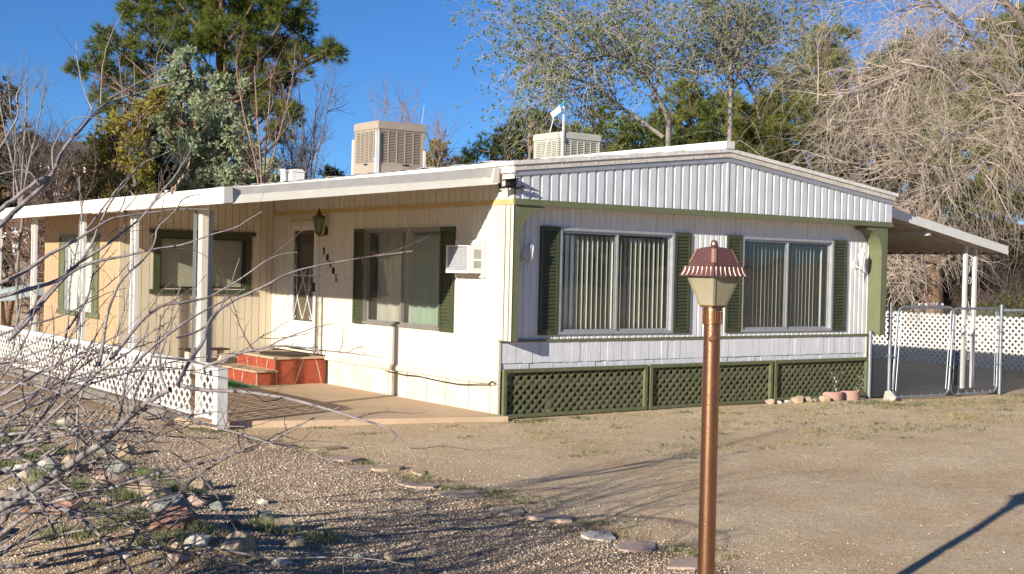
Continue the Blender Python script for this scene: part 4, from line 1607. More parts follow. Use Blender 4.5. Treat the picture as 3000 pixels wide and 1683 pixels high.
def gate(lbl, x0, x1, z0, z1, tilt, swing):
    gt = thing('chain_link_gate', lbl, 'gate', (x0, YG, z0), 'chain link double gates')
    cr = 0.13
    def T(u, v, w):
        return (u + tilt * (v - z0), YG + swing * (u - x0) / (x1 - x0) - w, v)
    pts = []
    for (cx_, cz_, a0) in ((x1 - cr, z1 - cr, 0), (x0 + cr, z1 - cr, 90), (x0 + cr, z0 + cr, 180), (x1 - cr, z0 + cr, 270)):
        for k in range(7):
            a = math.radians(a0 + k * 15)
            pts.append(T(cx_ + cr * math.cos(a), cz_ + cr * math.sin(a), 0))
    pts.append(pts[0])
    b = B()
    b.tube(pts, 0.021, 8, cap=False)
    b.build('frame', GALV, gt, smooth=True)
    chainlink(gt, T, x0 + .06, x1 - .06, z0 + .02, z1 - .01, p=.058)
    b = B()
    for s in (x0 + .07, x1 - .07):
        b.tube([T(s, z0 + .1, 0), T(s, z1 - .06, 0)], .007, 5)
    b.build('tension_bar', GALV, gt)
    b = B()
    for k in range(5):
        u = x0 + .2 + k * (x1 - x0 - .4) / 4
        b.tube([T(u - .012, z0 - .02, -.024), T(u, z0 + .0, .026), T(u + .01, z0 + .05, .0)], .004, 4)
        b.tube([T(u - .012, z1 + .02, -.024), T(u, z1, .026), T(u + .01, z1 - .05, .0)], .004, 4)
    b.build('tie_wires', ALU, gt)['kind'] = 'stuff'
    for z in (.36, .95):
        b = B()
        b.box(x1 - .05, x1 + .035, z, z + .015, -.02, .02, T)
        b.build('hinge', GALV, gt)


gate('left chain link gate leaf leaning towards its partner', 7.43, 8.70, -0.085, 1.325, 0.075, -0.12)
gate('right chain link gate leaf hung beside the tall end post', 8.93, 10.215, -0.10, 1.30, 0.0, 0.0)
wb = thing('wire_ornament', 'silvery leaf wire ornament along the top of the gate', 'ornament', (8.2, YG, 1.33))
b = B()
b.tube([(7.95, YG - .01, 1.335), (8.05, YG, 1.37), (8.15, YG, 1.345), (8.3, YG, 1.385), (8.42, YG, 1.34), (8.58, YG, 1.355), (8.68, YG, 1.33)], .004, 5)
b.build('stem', GREYM, wb)
for k in range(7):
    u = 8.02 + k * .1 + R.uniform(-.03, .03)
    b = B()
    s = R.choice((-1, 1))
    b.add([(u, YG - .008, 1.345), (u + .014, YG - .02, 1.375), (u + s * .035, YG - .008, 1.405), (u - .008, YG + .01, 1.375)], [(0, 1, 2, 3)])
    b.build('leaf', ALU, wb)

# ------------------------------------------------------------------ white lattice fence behind the carport, on a low retaining wall
lf = thing('lattice_fence', 'white diagonal lattice fence running along behind the carport', 'fence', (18.2, 6, -.2))
TW = LEFT(18.2)
for a, c in ((3.2, 5.64), (5.66, 8.10), (8.12, 10.56)):
    lattice(lf, TW, [(a, -0.37), (c, -0.37), (c, 0.925), (a, 0.925)], 0.160, 0.050, 0.008, WHITE, 0.0, 0.002)
for y in (3.2, 5.65, 8.11, 10.56):
    b = B()
    b.box(18.22, 18.28, y - .03, y + .03, -0.5, 0.88)
    b.build('fence_post', TIMBER, lf)

# ------------------------------------------------------------------ lamp post in the foreground
LX, LY = -5.058, -8.665
lp = thing('lamp_post', 'copper painted lamp post with frosted amber lantern in the front yard', 'lamp post', (LX, LY, -.06))
b = B()
b.lathe([(.0385, 0), (.0372, .8), (.0362, 1.63)], (LX, LY, -.08), 32)
smooth_angle(b.build('pole', COPPER, lp))
ZC = 1.542
b = B()
b.lathe([(.0365, 0), (.0425, .001), (.0425, .004), (.0405, .005), (.0405, .060), (.0425, .061), (.0425, .066), (.040, .070), (.0385, .078), (.034, .082)], (LX, LY, ZC), 32)
collar = smooth_angle(b.build('collar', COPPER, lp), 35)
for k in range(22):
    a = k * 2 * math.pi / 22
    b = B()
    r0, r1 = .040, .0445
    da = .075
    V = []
    for (rr, aa) in ((r0, a - da), (r1, a - da * .6), (r1, a + da * .6), (r0, a + da)):
        V += [(LX + rr * math.cos(aa), LY + rr * math.sin(aa), ZC + .005), (LX + rr * math.cos(aa), LY + rr * math.sin(aa), ZC + .0595)]
    b.add(V, [(0, 1, 3, 2), (2, 3, 5, 4), (4, 5, 7, 6), (0, 2, 4, 6), (7, 5, 3, 1)])
    b.build('flute', COPPER, collar)
vd = np.array([CAM[0] - LX, CAM[1] - LY])
va = math.atan2(vd[1], vd[0])
b = B()
ax = np.array([math.cos(va + .12), math.sin(va + .12), 0])
sx = np.array([-ax[1], ax[0], 0])
def TT(px, py, d):
    return tuple(np.array([LX, LY, 1.48]) + ax * (.036 + d) + sx * px + XUP * py)
for (rad, d0, d1, nn) in ((.017, -.003, .005, 18), (.013, .005, .009, 18), (.0085, .009, .018, 6)):
    b.prism([(rad * math.cos(k * 2 * math.pi / nn), rad * math.sin(k * 2 * math.pi / nn)) for k in range(nn)], d0, d1, TT)
b.build('lock_screw', COPPER, lp)
AH = va                                              # one edge of the square lantern faces the yard's entrance
def sq(levels, name, m, parent, sides=4, ang=AH):
    q = B()
    q.lathe(levels, (LX, LY, 0), sides, ang)
    return q.build(name, m, parent)
def corner_bar(levels, k, wd):
    # chamfer strip lying along one hip of a square pyramid
    a = AH + k * math.pi / 2
    c0, s0 = math.cos(a), math.sin(a)
    V = []
    for (r, z) in levels:
        for sgn in (-1, 0, 1):
            rr = r + (.002 if sgn == 0 else -wd * .55)
            V.append((LX + rr * c0 - sgn * wd * s0, LY + rr * s0 + sgn * wd * c0, z))
    Fq = []
    for i in range(len(levels) - 1):
        for j in range(2):
            Fq.append((i * 3 + j, i * 3 + j + 1, i * 3 + 4 + j, i * 3 + 3 + j))
    return B().add(V, Fq)
ZG = 1.624
shade = sq([(.050, ZG - .001), (.059, ZG + .002), (.1115, ZG + .126), (.110, ZG + .1265)], 'glass_shade', GLASS_AMB, lp)
for k in range(4):
    corner_bar([(.0595, ZG + .002), (.112, ZG + .126)], k, .010).build('glass_edge', GLASS_AMB, shade)
sq([(.036, ZG - .012), (.052, ZG - .006), (.0615, ZG), (.0615, ZG + .0035)], 'holder', mat('rusty_holder', (0.28, 0.15, 0.06), 0.7, 0.2, 30), lp)
hood = sq([(.1485, ZG + .127), (.148, ZG + .130), (.139, ZG + .142), (.133, ZG + .156), (.1305, ZG + .170), (.126, ZG + .172)], 'hood', COPPER_D, lp)
sq([(.110, ZG + .1725), (.109, ZG + .181), (.104, ZG + .186), (.073, ZG + .2455), (.071, ZG + .246)], 'hood_roof', COPPER_D, hood)
sq([(.062, ZG + .2462), (.062, ZG + .249), (.038, ZG + .253), (.018, ZG + .255), (.018, ZG + .259)], 'hood_cap', COPPER_D, hood)
sq([(.0165, ZG + .2592), (.0175, ZG + .264), (.0165, ZG + .273), (.011, ZG + .281), (.003, ZG + .284)], 'finial', COPPER_D, hood, 12)
STRAP = mat('light_copper_strap', (0.42, 0.22, 0.14), 0.4, 0.1, 20, metal=0.15)  # lighter copper than the hood, on every hip
for k in range(4):
    corner_bar([(.1055, ZG + .186), (.0755, ZG + .2458)], k, .0105).build('hip_strap', STRAP, hood)
RIB = mat('worn_copper_rib', (0.52, 0.38, 0.29), 0.4, 0.1, 20, metal=0.2)
for k in range(4):
    a0_, a1_ = AH + k * math.pi / 2, AH + (k + 1) * math.pi / 2
    for j in range(7):
        t = (j + .6) / 7.2
        pts = []
        for (rr, z) in ((.1485, ZG + .131), (.1397, ZG + .142), (.1337, ZG + .156), (.1312, ZG + .168)):
            c0 = np.array([LX + rr * math.cos(a0_), LY + rr * math.sin(a0_), z])
            c1 = np.array([LX + rr * math.cos(a1_), LY + rr * math.sin(a1_), z])
            pts.append(c0 * (1 - t) + c1 * t)
        b = B()
        b.tube(pts, .0026, 5)
        b.build('rib', RIB, hood)

# ------------------------------------------------------------------ scalloped edging, rocks, flagstones
def scallop(x0, x1, y, lbl):
    poly = []
    n = 30
    L_ = x1 - x0
    q = B()
    V, Fq = [], []
    for i in range(n + 1):
        s = i / n
        z = 0.155 + 0.022 * abs(math.sin(s * math.pi * 5))
        x = x0 + s * L_
        yc = y - 0.10 * (1 - (2 * s - 1) ** 2)
        for (dy, zz) in ((0, 0), (0, z), (.05, z), (.05, 0)):
            V.append((x, yc + dy, -0.10 + zz))
    for i in range(n):
        for j in range(4):
            Fq.append((4 * i + j, 4 * i + 4 + j, 4 * i + 4 + (j + 1) % 4, 4 * i + (j + 1) % 4))
    Fq += [(0, 1, 2, 3), tuple(4 * n + k for k in (3, 2, 1, 0))]
    q.add(V, Fq)
    tag(q.build('scalloped_edging', PINKB), lbl, 'edging', 'scalloped edging blocks')


scallop(5.72, 6.12, -0.28, 'left pink scalloped concrete edging block below the green lattice')
scallop(6.15, 6.52, -0.26, 'right pink scalloped concrete edging block nearest the gate post')

RK = {
    'tan': mat('tan_rock', (0.52, 0.40, 0.27), 0.9, 0.2, 6, 0.8, 40, fine=.2, fscale=60),
    'pale': mat('pale_quartz_rock', (0.60, 0.55, 0.46), 0.85, 0.2, 7, 0.8, 40, fine=.2, fscale=60),
    'grey': mat('grey_green_rock', (0.32, 0.335, 0.29), 0.85, 0.3, 7, 0.8, 40, fine=.25, fscale=60),
    'red': mat('reddish_brown_rock', (0.36, 0.20, 0.14), 0.9, 0.2, 6, 0.8, 40, fine=.2, fscale=60),
    'pink': mat('pinkish_sandstone', (0.52, 0.38, 0.30), 0.9, 0.12, 5, 0.6, 50, fine=.12, fscale=60),
}


def rock(x, y, size, kind, flat=0.7, sink=0.25, seed=0, name='rock', stretch=(1, 1)):
    r = np.random.default_rng(seed)
    pts = r.normal(0, 1, (26, 3))
    pts /= np.linalg.norm(pts, axis=1)[:, None]
    pts *= r.uniform(.78, 1.05, 26)[:, None]
    pts *= np.array([stretch[0], stretch[1], flat]) * size / 2
    bm = bmesh.new()
    for p in pts:
        bm.verts.new(p)
    bmesh.ops.convex_hull(bm, input=bm.verts)
    bmesh.ops.delete(bm, geom=[v for v in bm.verts if not v.link_faces], context='VERTS')
    me = bpy.data.meshes.new(name)
    bm.to_mesh(me)
    bm.free()
    me.materials.append(RK[kind])
    o = bpy.data.objects.new(name, me)
    COL.objects.link(o)
    o.rotation_euler = (r.uniform(-.15, .15), r.uniform(-.15, .15), r.uniform(0, 6))
    o.location = (x, y, float(gz(x, y)) + size * flat * (0.5 - sink))
    return o


def flat_stone(x, y, a, c, th, kind, rot, seed, lbl, grp='flat edging stones along the driveway'):
    r = np.random.default_rng(seed)
    n = 8
    poly = []
    for k in range(n):
        t = k * 2 * math.pi / n + r.uniform(-.25, .25)
        s = r.uniform(.8, 1.12)
        u, v = a * s * math.cos(t), c * s * math.sin(t)
        poly.append((u * math.cos(rot) - v * math.sin(rot), u * math.sin(rot) + v * math.cos(rot)))
    z = float(gz(x, y))
    q = B()
    tl = r.uniform(-.05, .05, 2)
    V = [(x + u, y + v, z - .05) for u, v in poly] + [(x + u * 1.0, y + v * 1.0, z + th * .75 + tl[0] * u + tl[1] * v) for u, v in poly] + \
        [(x + u * .93, y + v * .93, z + th + tl[0] * u + tl[1] * v) for u, v in poly]
    Fq = [tuple(range(2 * n, 3 * n))]
    for lv in (0, 1):
        for i in range(n):
            Fq.append((lv * n + i, lv * n + (i + 1) % n, lv * n + n + (i + 1) % n, lv * n + n + i))
    q.add(V, Fq)
    tag(q.build('flagstone', RK[kind]), lbl, 'flagstone', grp)


fs = [(-3.32, -0.95, .20, .13, .03, 'tan', 'flagstone at the patio end of the driveway edging line'),
      (-3.10, -1.42, .24, .08, .05, 'tan', 'narrow tan edging stone second from the patio'),
      (-3.30, -2.10, .26, .17, .035, 'pink', 'wide pinkish flagstone with broken corner in the driveway edging'),
      (-3.38, -2.62, .18, .16, .02, 'pink', 'half buried flagstone beside the raised tan edging stone'),
      (-3.22, -2.80, .19, .08, .06, 'tan', 'raised tan edging stone with dark undercut end'),
      (-3.08, -3.08, .15, .06, .04, 'tan', 'small tan edging stone halfway along the driveway edging'),
      (-3.38, -3.60, .24, .20, .015, 'pink', 'half buried brown flagstone halfway along the driveway edging'),
      (-3.30, -4.20, .26, .22, .015, 'pink', 'buried grey brown flagstone among weeds in the driveway edging'),
      (-3.42, -4.92, .17, .14, .02, 'pink', 'small half buried flagstone before the large pink one'),
      (-3.28, -5.27, .21, .20, .035, 'pink', 'large rounded pinkish flagstone lying in the shadow streaks'),
      (-3.34, -5.97, .16, .13, .035, 'pale', 'pale square flagstone near the lamp post foot'),
      (-3.30, -6.30, .24, .15, .02, 'pink', 'pinkish flagstone nearest the lamp post'),
      (-3.36, -6.85, .24, .16, .03, 'pink', 'flagstone beside the copper pole at the lower edge')]
for i, (x, y, a, c, th, kd, lb) in enumerate(fs):
    flat_stone(x + R.uniform(-.06, .06), y, a * R.uniform(.7, 1), c * R.uniform(.8, 1.1), th * .55, kd, R.uniform(0, 3), 40 + i, lb)

rk = [(4.98, -.22, .12, 'pale'), (4.66, -.18, .17, 'pink'), (5.15, -.24, .24, 'tan'), (5.36, -.26, .18, 'tan'), (5.48, -.30, .13, 'grey'), (5.62, -.36, .20, 'tan'), (4.82, -.2, .1, 'pale')]
for i, (x, y, s, kd) in enumerate(rk):
    o = rock(x, y, s, kd, .6, .2, 100 + i)
    tag(o, ['small pale rock fourth from the left in the row below the lattice', 'pinkish rock at the left end of the row below the lattice', 'largest tan rock in the row below the green lattice', 'tan rock just right of the largest one below the lattice', 'small grey rock in the row below the green lattice', 'tan rock touching the scalloped edging below the lattice', 'tiny pale rock second in the row below the lattice'][i], 'rock', 'row of rocks below the lattice')
tag(rock(7.02, -.42, .30, 'pale', .7, .2, 120), 'white rock beside the foot of the gate post', 'rock')
tag(rock(6.35, -.16, .18, 'red', .7, .2, 121), 'brown rock wedged behind the scalloped edging blocks', 'rock')

# border of stones under the thorny shrub
named = [(-4.93, -1.00, .30, 'tan', .9, 'pointed tan rock at the far end of the stone border'),
         (-5.03, -0.72, .34, 'grey', .8, 'white streaked grey rock behind the pointed tan rock'),
         (-5.74, -2.10, .36, 'tan', .85, 'rounded tan rock in the middle of the stone border'),
         (-6.02, -2.32, .28, 'pale', .8, 'pale rounded rock left of the rounded tan rock'),
         (-5.42, -2.22, .34, 'grey', .8, 'grey green rock on the gravel side of the border'),
         (-5.98, -3.60, .40, 'pink', .75, 'pinkish tan slab rock near the lower part of the border'),
         (-5.76, -3.85, .50, 'tan', .6, 'large yellowish slab rock jutting over the gravel'),
         (-5.72, -3.50, .40, 'grey', .6, 'dark grey slab rock above the large yellowish slab'),
         (-6.46, -4.28, .34, 'red', .7, 'reddish brown rock near the lower left corner'),
         (-5.92, -4.68, .46, 'grey', .75, 'blocky grey rock in shade near the bottom of the border'),
         (-6.10, -5.15, .44, 'red', .6, 'rusty red rock at the bottom of the border')]
for i, (x, y, s, kd, fl_, lb) in enumerate(named):
    tag(rock(x, y, s * .74, kd, fl_, .32, 200 + i), lb, 'rock', 'stones of the left border')
rr_ = np.random.default_rng(77)
words = {'tan': 'tan', 'pale': 'pale', 'grey': 'grey green', 'red': 'reddish brown', 'pink': 'pinkish'}
cnt = 0
loose = {}
taken = [(n_[0], n_[1], n_[2]) for n_ in named]
while cnt < 125:
    y = rr_.uniform(-6.3, 2.6)
    x = -6.15 + rr_.normal(0, .52) - 0.05 * (y + 3) + (0.35 if y > -1 else 0) + 0.25 * max(0, y)
    s = float(np.clip(rr_.lognormal(-2.02, .38), .08, .25))
    if any((x - a) ** 2 + (y - c) ** 2 < ((s + d) * .42) ** 2 for a, c, d in taken):
        continue
    taken.append((x, y, s))
    kd = rr_.choice(['tan', 'pale', 'grey', 'red', 'pink'], p=[.3, .2, .25, .1, .15])
    sz = 'large' if s > .18 else 'fist-sized' if s < .115 else 'mid-sized'
    o = rock(x, y, s, str(kd), rr_.uniform(.55, .85), .32, 300 + cnt)
    loose.setdefault((sz, words[str(kd)]), []).append(o)
    cnt += 1
ORD = ['first', 'second', 'third', 'fourth', 'fifth', 'sixth', 'seventh', 'eighth', 'ninth', 'tenth', 'eleventh', 'twelfth', 'thirteenth', 'fourteenth', 'fifteenth', 'sixteenth', 'seventeenth', 'eighteenth', 'nineteenth', 'twentieth']
for (sz, cw), lst in loose.items():
    lst.sort(key=lambda o_: -o_.location.y)
    for k, o in enumerate(lst):
        if len(lst) == 1:
            lb = 'only %s %s stone lying loose in the left border' % (sz, cw)
        else:
            lb = '%s %s stone in the left border, %s of its kind from the patio end' % (sz, cw, ORD[min(k, 19)])
        tag(o, lb, 'rock', 'loose %s %s stones of the left border' % (sz, cw))

# ------------------------------------------------------------------ vegetation helpers
def crs(pts, n):
    """Catmull-Rom resample"""
    P = np.asarray(pts, float)
    if len(P) == 2:
        t = np.linspace(0, 1, n)[:, None]
        return P[0] * (1 - t) + P[1] * t
    Q = np.vstack([2 * P[0] - P[1], P, 2 * P[-1] - P[-2]])
    s = np.linspace(0, len(P) - 1 - 1e-9, n)
    i = s.astype(int)
    t = (s - i)[:, None]
    a, b_, c, d = Q[i], Q[i + 1], Q[i + 2], Q[i + 3]
    return 0.5 * (2 * b_ + (c - a) * t + (2 * a - 5 * b_ + 4 * c - d) * t ** 2 + (3 * b_ - a - 3 * c + d) * t ** 3)


def nrm(v):
    return v / (np.linalg.norm(v, axis=-1, keepdims=True) + 1e-12)


def limbs(defs, n=14):
    """defs: (points, r0, r1) -> stacked arrays"""
    P = np.stack([crs(p, n) for p, _, _ in defs])
    Rr = np.stack([np.linspace(a, c, n) for _, a, c in defs])
    return P, Rr


def sprout(P, Rr, rng, cnt, L0, L1, r0, up=0.15, droop=0.0, wob=0.22, n2=6, tmin=0.15, tmax=1.0, spread=0.9, fwd=0.8, taper=0.35):
    """grow twigs from random places along existing branches"""
    seg = np.linalg.norm(np.diff(P, axis=1), axis=2).sum(1)
    k = rng.choice(len(P), cnt, p=seg / seg.sum())
    n = P.shape[1]
    t = rng.uniform(tmin, tmax, cnt) * (n - 1)
    i = np.minimum(t.astype(int), n - 2)
    f = (t - i)[:, None]
    pos = P[k, i] * (1 - f) + P[k, i + 1] * f
    tan = nrm(P[k, i + 1] - P[k, i])
    rad = np.minimum(r0, Rr[k, i] * 0.75)
    D = nrm(tan * fwd + rng.normal(0, spread, (cnt, 3)) + np.array([0, 0, up]))
    L = rng.uniform(L0, L1, cnt)
    out = [pos]
    for s in range(n2 - 1):
        pos = pos + D * (L / (n2 - 1))[:, None]
        out.append(pos)
        D = nrm(D + rng.normal(0, wob, (cnt, 3)) + np.array([0, 0, up * .35 - droop]))
    P2 = np.stack(out, 1)
    R2 = rad[:, None] * np.linspace(1, taper, n2)[None]
    return P2, R2


def tubes_from(name, sets, m, parent, sides=(6, 4, 3, 3)):
    Vs, Fs, off = [], [], 0
    for lv, (P, Rr) in enumerate(sets):
        V, F_ = tubes_np(list(P), list(Rr), sides[min(lv, len(sides) - 1)])
        Vs.append(V)
        Fs.append(F_ + off)
        off += len(V)
    return mk(name, np.concatenate(Vs), np.concatenate(Fs), m, parent, smooth=True)


def blades(C, O, rng, nb, length, width, spread, quad=False):
    """nb blades per centre C, pointing along O with random spread"""
    N = len(C)
    D = nrm(np.repeat(O, nb, 0) + rng.normal(0, spread, (N * nb, 3)))
    base = np.repeat(C, nb, 0)
    L = length * rng.uniform(.6, 1.15, (N * nb, 1))
    S_ = nrm(np.cross(D, rng.normal(0, 1, (N * nb, 3)))) * width / 2
    if quad:
        V = np.stack([base, base + D * L * .5 + S_, base + D * L, base + D * L * .5 - S_], 1)
        return V.reshape(-1, 3), np.arange(N * nb * 4).reshape(-1, 4)
    V = np.stack([base - S_, base + S_, base + D * L], 1)
    return V.reshape(-1, 3), np.arange(N * nb * 3).reshape(-1, 3)


def cluster_pts(cl, t, rng, dens, flat=0.75, shell=0.5, dj=0.6, per=16, subr=.23):
    """cl: (px, py, rpx[, dt]) -> points and outward directions; every lobe is made of small clumps with gaps between them"""
    C, O, cen = [], [], []
    for c in cl:
        dt = c[3] if len(c) > 3 else rng.uniform(-dj, dj)
        ctr = at(c[0], c[1], t + dt)
        r = c[2] * (t + dt) / FPX
        n = max(3, int(dens * r * r / per))
        d = nrm(rng.normal(0, 1, (n, 3)))
        rad = r * rng.uniform(shell ** 3, 1, n) ** (1 / 3) * rng.uniform(.8, 1.15, n)
        sc = ctr + d * rad[:, None] * np.array([1, 1, flat])
        sr = subr * rng.uniform(.6, 1.3, n)
        e = nrm(rng.normal(0, 1, (n * per, 3)))
        rr2 = np.repeat(sr, per) * rng.uniform(.2, 1, n * per) ** .5
        p = np.repeat(sc, per, 0) + e * rr2[:, None] * np.array([1, 1, .8])
        C.append(p)
        O.append(nrm(e + .6 * np.repeat(d, per, 0)))
        cen.append(ctr)
    return np.concatenate(C), np.concatenate(O), np.array(cen)


BARK_P = mat('pine_bark', (0.18, 0.115, 0.08), 0.9, 0.25, 5, 0.8, 30)
BARK_G = mat('grey_bark', (0.27, 0.235, 0.205), 0.9, 0.25, 6, 0.6, 30)
BARK_L = mat('pale_elm_twigs', (0.45, 0.395, 0.36), 0.9, 0.15, 4)
BARK_D = mat('dark_twig_bark', (0.20, 0.15, 0.125), 0.9, 0.25, 6, 0.5, 30)
BARK_R = mat('reddish_twig_bark', (0.34, 0.22, 0.17), 0.9, 0.2, 3, 0.4, 30)
BARK_B = mat('brown_furrowed_bark', (0.29, 0.19, 0.12), 0.95, 0.35, 4, 1.0, 20, stretch=(4, 4, .6), fine=.3, fscale=30)
WILLOW = mat('straw_willow_bark', (0.53, 0.435, 0.355), 0.85, 0.15, 1.2, 0.3, 30)
WILLOW_L = mat('grey_willow_limb_bark', (0.20, 0.165, 0.14), 0.9, 0.25, 5, 0.6, 25)
THORN = mat('pale_purple_grey_bark', (0.30, 0.27, 0.265), 0.75, 0.2, 9, 0.5, 60, col2=(0.18, 0.145, 0.135), fine=.12)
THORN_T = mat('purple_brown_twig', (0.18, 0.125, 0.115), 0.8, 0.25, 7)
PINE_N = leafmat('pine_needles', (0.23, 0.255, 0.055), (0.07, 0.10, 0.03), 1.6)
PINE_O = leafmat('olive_pine_needles', (0.30, 0.31, 0.085), (0.11, 0.13, 0.04), 1.4)
PINE_D = leafmat('dark_pine_needles', (0.10, 0.125, 0.034), (0.035, 0.055, 0.02), 1.4)
CYPR = leafmat('blue_green_cypress_sprays', (0.50, 0.55, 0.35), (0.22, 0.27, 0.155), 2.2)
JUNY = leafmat('yellow_green_juniper_sprays', (0.46, 0.39, 0.075), (0.16, 0.155, 0.045), 1.6)
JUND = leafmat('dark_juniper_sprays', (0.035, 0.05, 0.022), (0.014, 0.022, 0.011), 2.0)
ELM = leafmat('young_elm_leaves', (0.27, 0.33, 0.12), (0.13, 0.18, 0.06), 2.5, 0.4)
SHRUBG = leafmat('fresh_green_shrub_leaves', (0.24, 0.31, 0.06), (0.09, 0.13, 0.03), 2.0, 0.4)
SHRUBD = leafmat('dark_scrub_leaves', (0.09, 0.105, 0.035), (0.03, 0.04, 0.016), 2.0, 0.3)


def conifer(name, label, base, top, cl, t, m, bark, seed, dens=230, nb=14, length=.21, width=.017, spread=.55, flat=.7, shell=.45, rt=.22,
            quad=False, outw=.8, up=.35, dj=.6, limbs_on=True, group=None):
    rng = np.random.default_rng(seed)
    root = thing(name, label, 'tree', tuple(base), group)
    C, O, cen = cluster_pts(cl, t, rng, dens, flat, shell, dj)
    V, F_ = blades(C, nrm(O * outw + np.array([0, 0, up])), rng, nb, length, width, spread, quad)
    mk('crown', V, F_, m, root)
    base, top = np.array(base, float), np.array(top, float)
    tr = crs([base, base * .6 + top * .4 + rng.normal(0, .12, 3), top], 10)
    B_ = B()
    B_.tube(tr, np.linspace(rt, rt * .25, 10), 9)
    B_.build('trunk', bark, root, smooth=True)
    if limbs_on:
        defs = []
        for c in cen:
            d = np.linalg.norm(tr - (c - np.array([0, 0, .5])), axis=1)
            i = max(1, int(d.argmin()) - 1)
            p = tr[i]
            mid = (p + c) / 2 + rng.normal(0, .15, 3) - np.array([0, 0, .12])
            defs.append(([p, mid, c], rt * .22, .02))
        P, Rr = limbs(defs, 8)
        P2, R2 = sprout(P, Rr, rng, len(defs) * 9, .3, .9, .02, n2=5)
        tubes_from('limb', [(P, Rr), (P2, R2)], bark, root, (5, 3))
    return root


def onground(px, t, y=None):
    p = at(px, 700, t)
    return np.array([p[0], p[1], float(gz(p[0], p[1]))])


# big pine behind the patio awning
cl = [(480, 30, 95), (570, 20, 110), (670, 30, 120), (770, 30, 115), (850, 25, 80), (560, 95, 95), (660, 120, 110), (760, 110, 105), (840, 90, 85), (905, 60, 45),
      (420, 60, 60), (390, 20, 45), (440, 110, 65), (480, 140, 60), (770, 180, 80), (820, 225, 70), (780, 265, 75), (860, 160, 55), (900, 175, 45), (945, 160, 42), (960, 145, 32), (975, 160, 25),
      (700, 190, 70), (800, 320, 75), (845, 340, 55), (870, 335, 40), (740, 330, 60), (690, 250, 60),
      (330, 100, 42), (310, 125, 48), (350, 150, 55), (265, 175, 40), (285, 205, 50), (330, 215, 55), (390, 205, 55), (235, 205, 26), (300, 265, 48), (345, 285, 50), (380, 260, 50),
      (320, 320, 45), (360, 335, 40), (430, 190, 50), (620, -60, 150), (780, -60, 130), (480, -50, 110), (830, 375, 40), (790, 380, 40)]
pb = onground(640, 36)
conifer('pine_tree', 'tall spreading pine towering behind the patio awning', pb, at(650, -150, 36), cl, 36, PINE_N, BARK_P, 21, dens=330, nb=15, length=.26, width=.02, spread=.5, flat=.62, rt=.3, dj=1.0)

# blue green cypress
cl = [(545, 160, 22), (540, 200, 38), (590, 205, 35), (520, 250, 50), (580, 255, 55), (635, 260, 42), (500, 300, 55), (560, 310, 65), (630, 310, 60), (680, 260, 40), (470, 345, 50),
      (540, 365, 70), (620, 365, 65), (680, 350, 50), (500, 410, 60), (580, 425, 70), (660, 420, 65), (720, 400, 45), (560, 480, 65), (640, 480, 65), (710, 470, 55), (600, 535, 60), (680, 530, 60), (740, 520, 45), (440, 320, 35), (800, 510, 40), (770, 525, 40), (530, 530, 50)]
cb = onground(600, 31)
conifer('cypress_tree', 'dense blue green cypress in front of the tall pine', cb, at(550, 170, 31), cl, 31, CYPR, BARK_B, 22, dens=620, nb=7, length=.15, width=.05, spread=1.1, flat=.9, quad=True, up=.25, shell=.6, dj=.7, rt=.2)
# yellow green juniper
cl = [(340, 360, 30), (300, 395, 40), (360, 390, 42), (420, 380, 35), (260, 440, 45), (320, 440, 50), (390, 440, 50), (240, 500, 48), (300, 500, 55), (370, 500, 55), (440, 470, 40), (230, 560, 45), (290, 565, 50), (350, 565, 50), (400, 560, 45), (455, 300, 30), (430, 330, 28), (200, 570, 35), (470, 290, 22)]
conifer('juniper_tree', 'yellow green juniper between the bare branches and the cypress', onground(320, 29), at(340, 350, 29), cl, 29, JUNY, BARK_B, 23, dens=430, nb=7, length=.17, width=.04, spread=.95, flat=1.0, quad=True, up=.5, shell=.5, dj=.5, rt=.14)
cl = [(440, 430, 45), (470, 480, 55), (430, 520, 55), (480, 540, 55), (400, 570, 50), (450, 585, 55), (500, 590, 45), (350, 600, 40), (420, 400, 30), (470, 420, 35)]
conifer('juniper_tree', 'dark shaded juniper mass between the yellow juniper and cypress', onground(450, 31.5), at(450, 400, 31.5), cl, 31.8, JUND, BARK_B, 24, dens=420, nb=8, length=.17, width=.04, spread=.7, flat=1.0, quad=True, shell=.3, rt=.14)
cl = [(10, 280, 28), (0, 330, 40), (30, 420, 50), (70, 440, 38), (5, 480, 55), (55, 470, 45), (20, 540, 50), (60, 520, 30), (10, 600, 40), (95, 430, 22)]
conifer('juniper_tree', 'dark juniper silhouette at the left edge of the photo', onground(10, 27), at(8, 270, 27), cl, 27, JUND, BARK_B, 25, dens=430, nb=8, length=.17, width=.04, spread=.7, flat=.9, quad=True, shell=.3, rt=.14)
# dark trees seen under the awning on the left
cl = [(20, 690, 40), (25, 760, 42), (15, 830, 40), (110, 700, 30), (120, 760, 25)]
conifer('juniper_tree', 'dark juniper seen between the far patio posts', onground(20, 30), at(20, 640, 30), cl, 30, JUND, BARK_B, 26, dens=420, nb=8, length=.17, width=.04, spread=.7, quad=True, shell=.3, rt=.12)
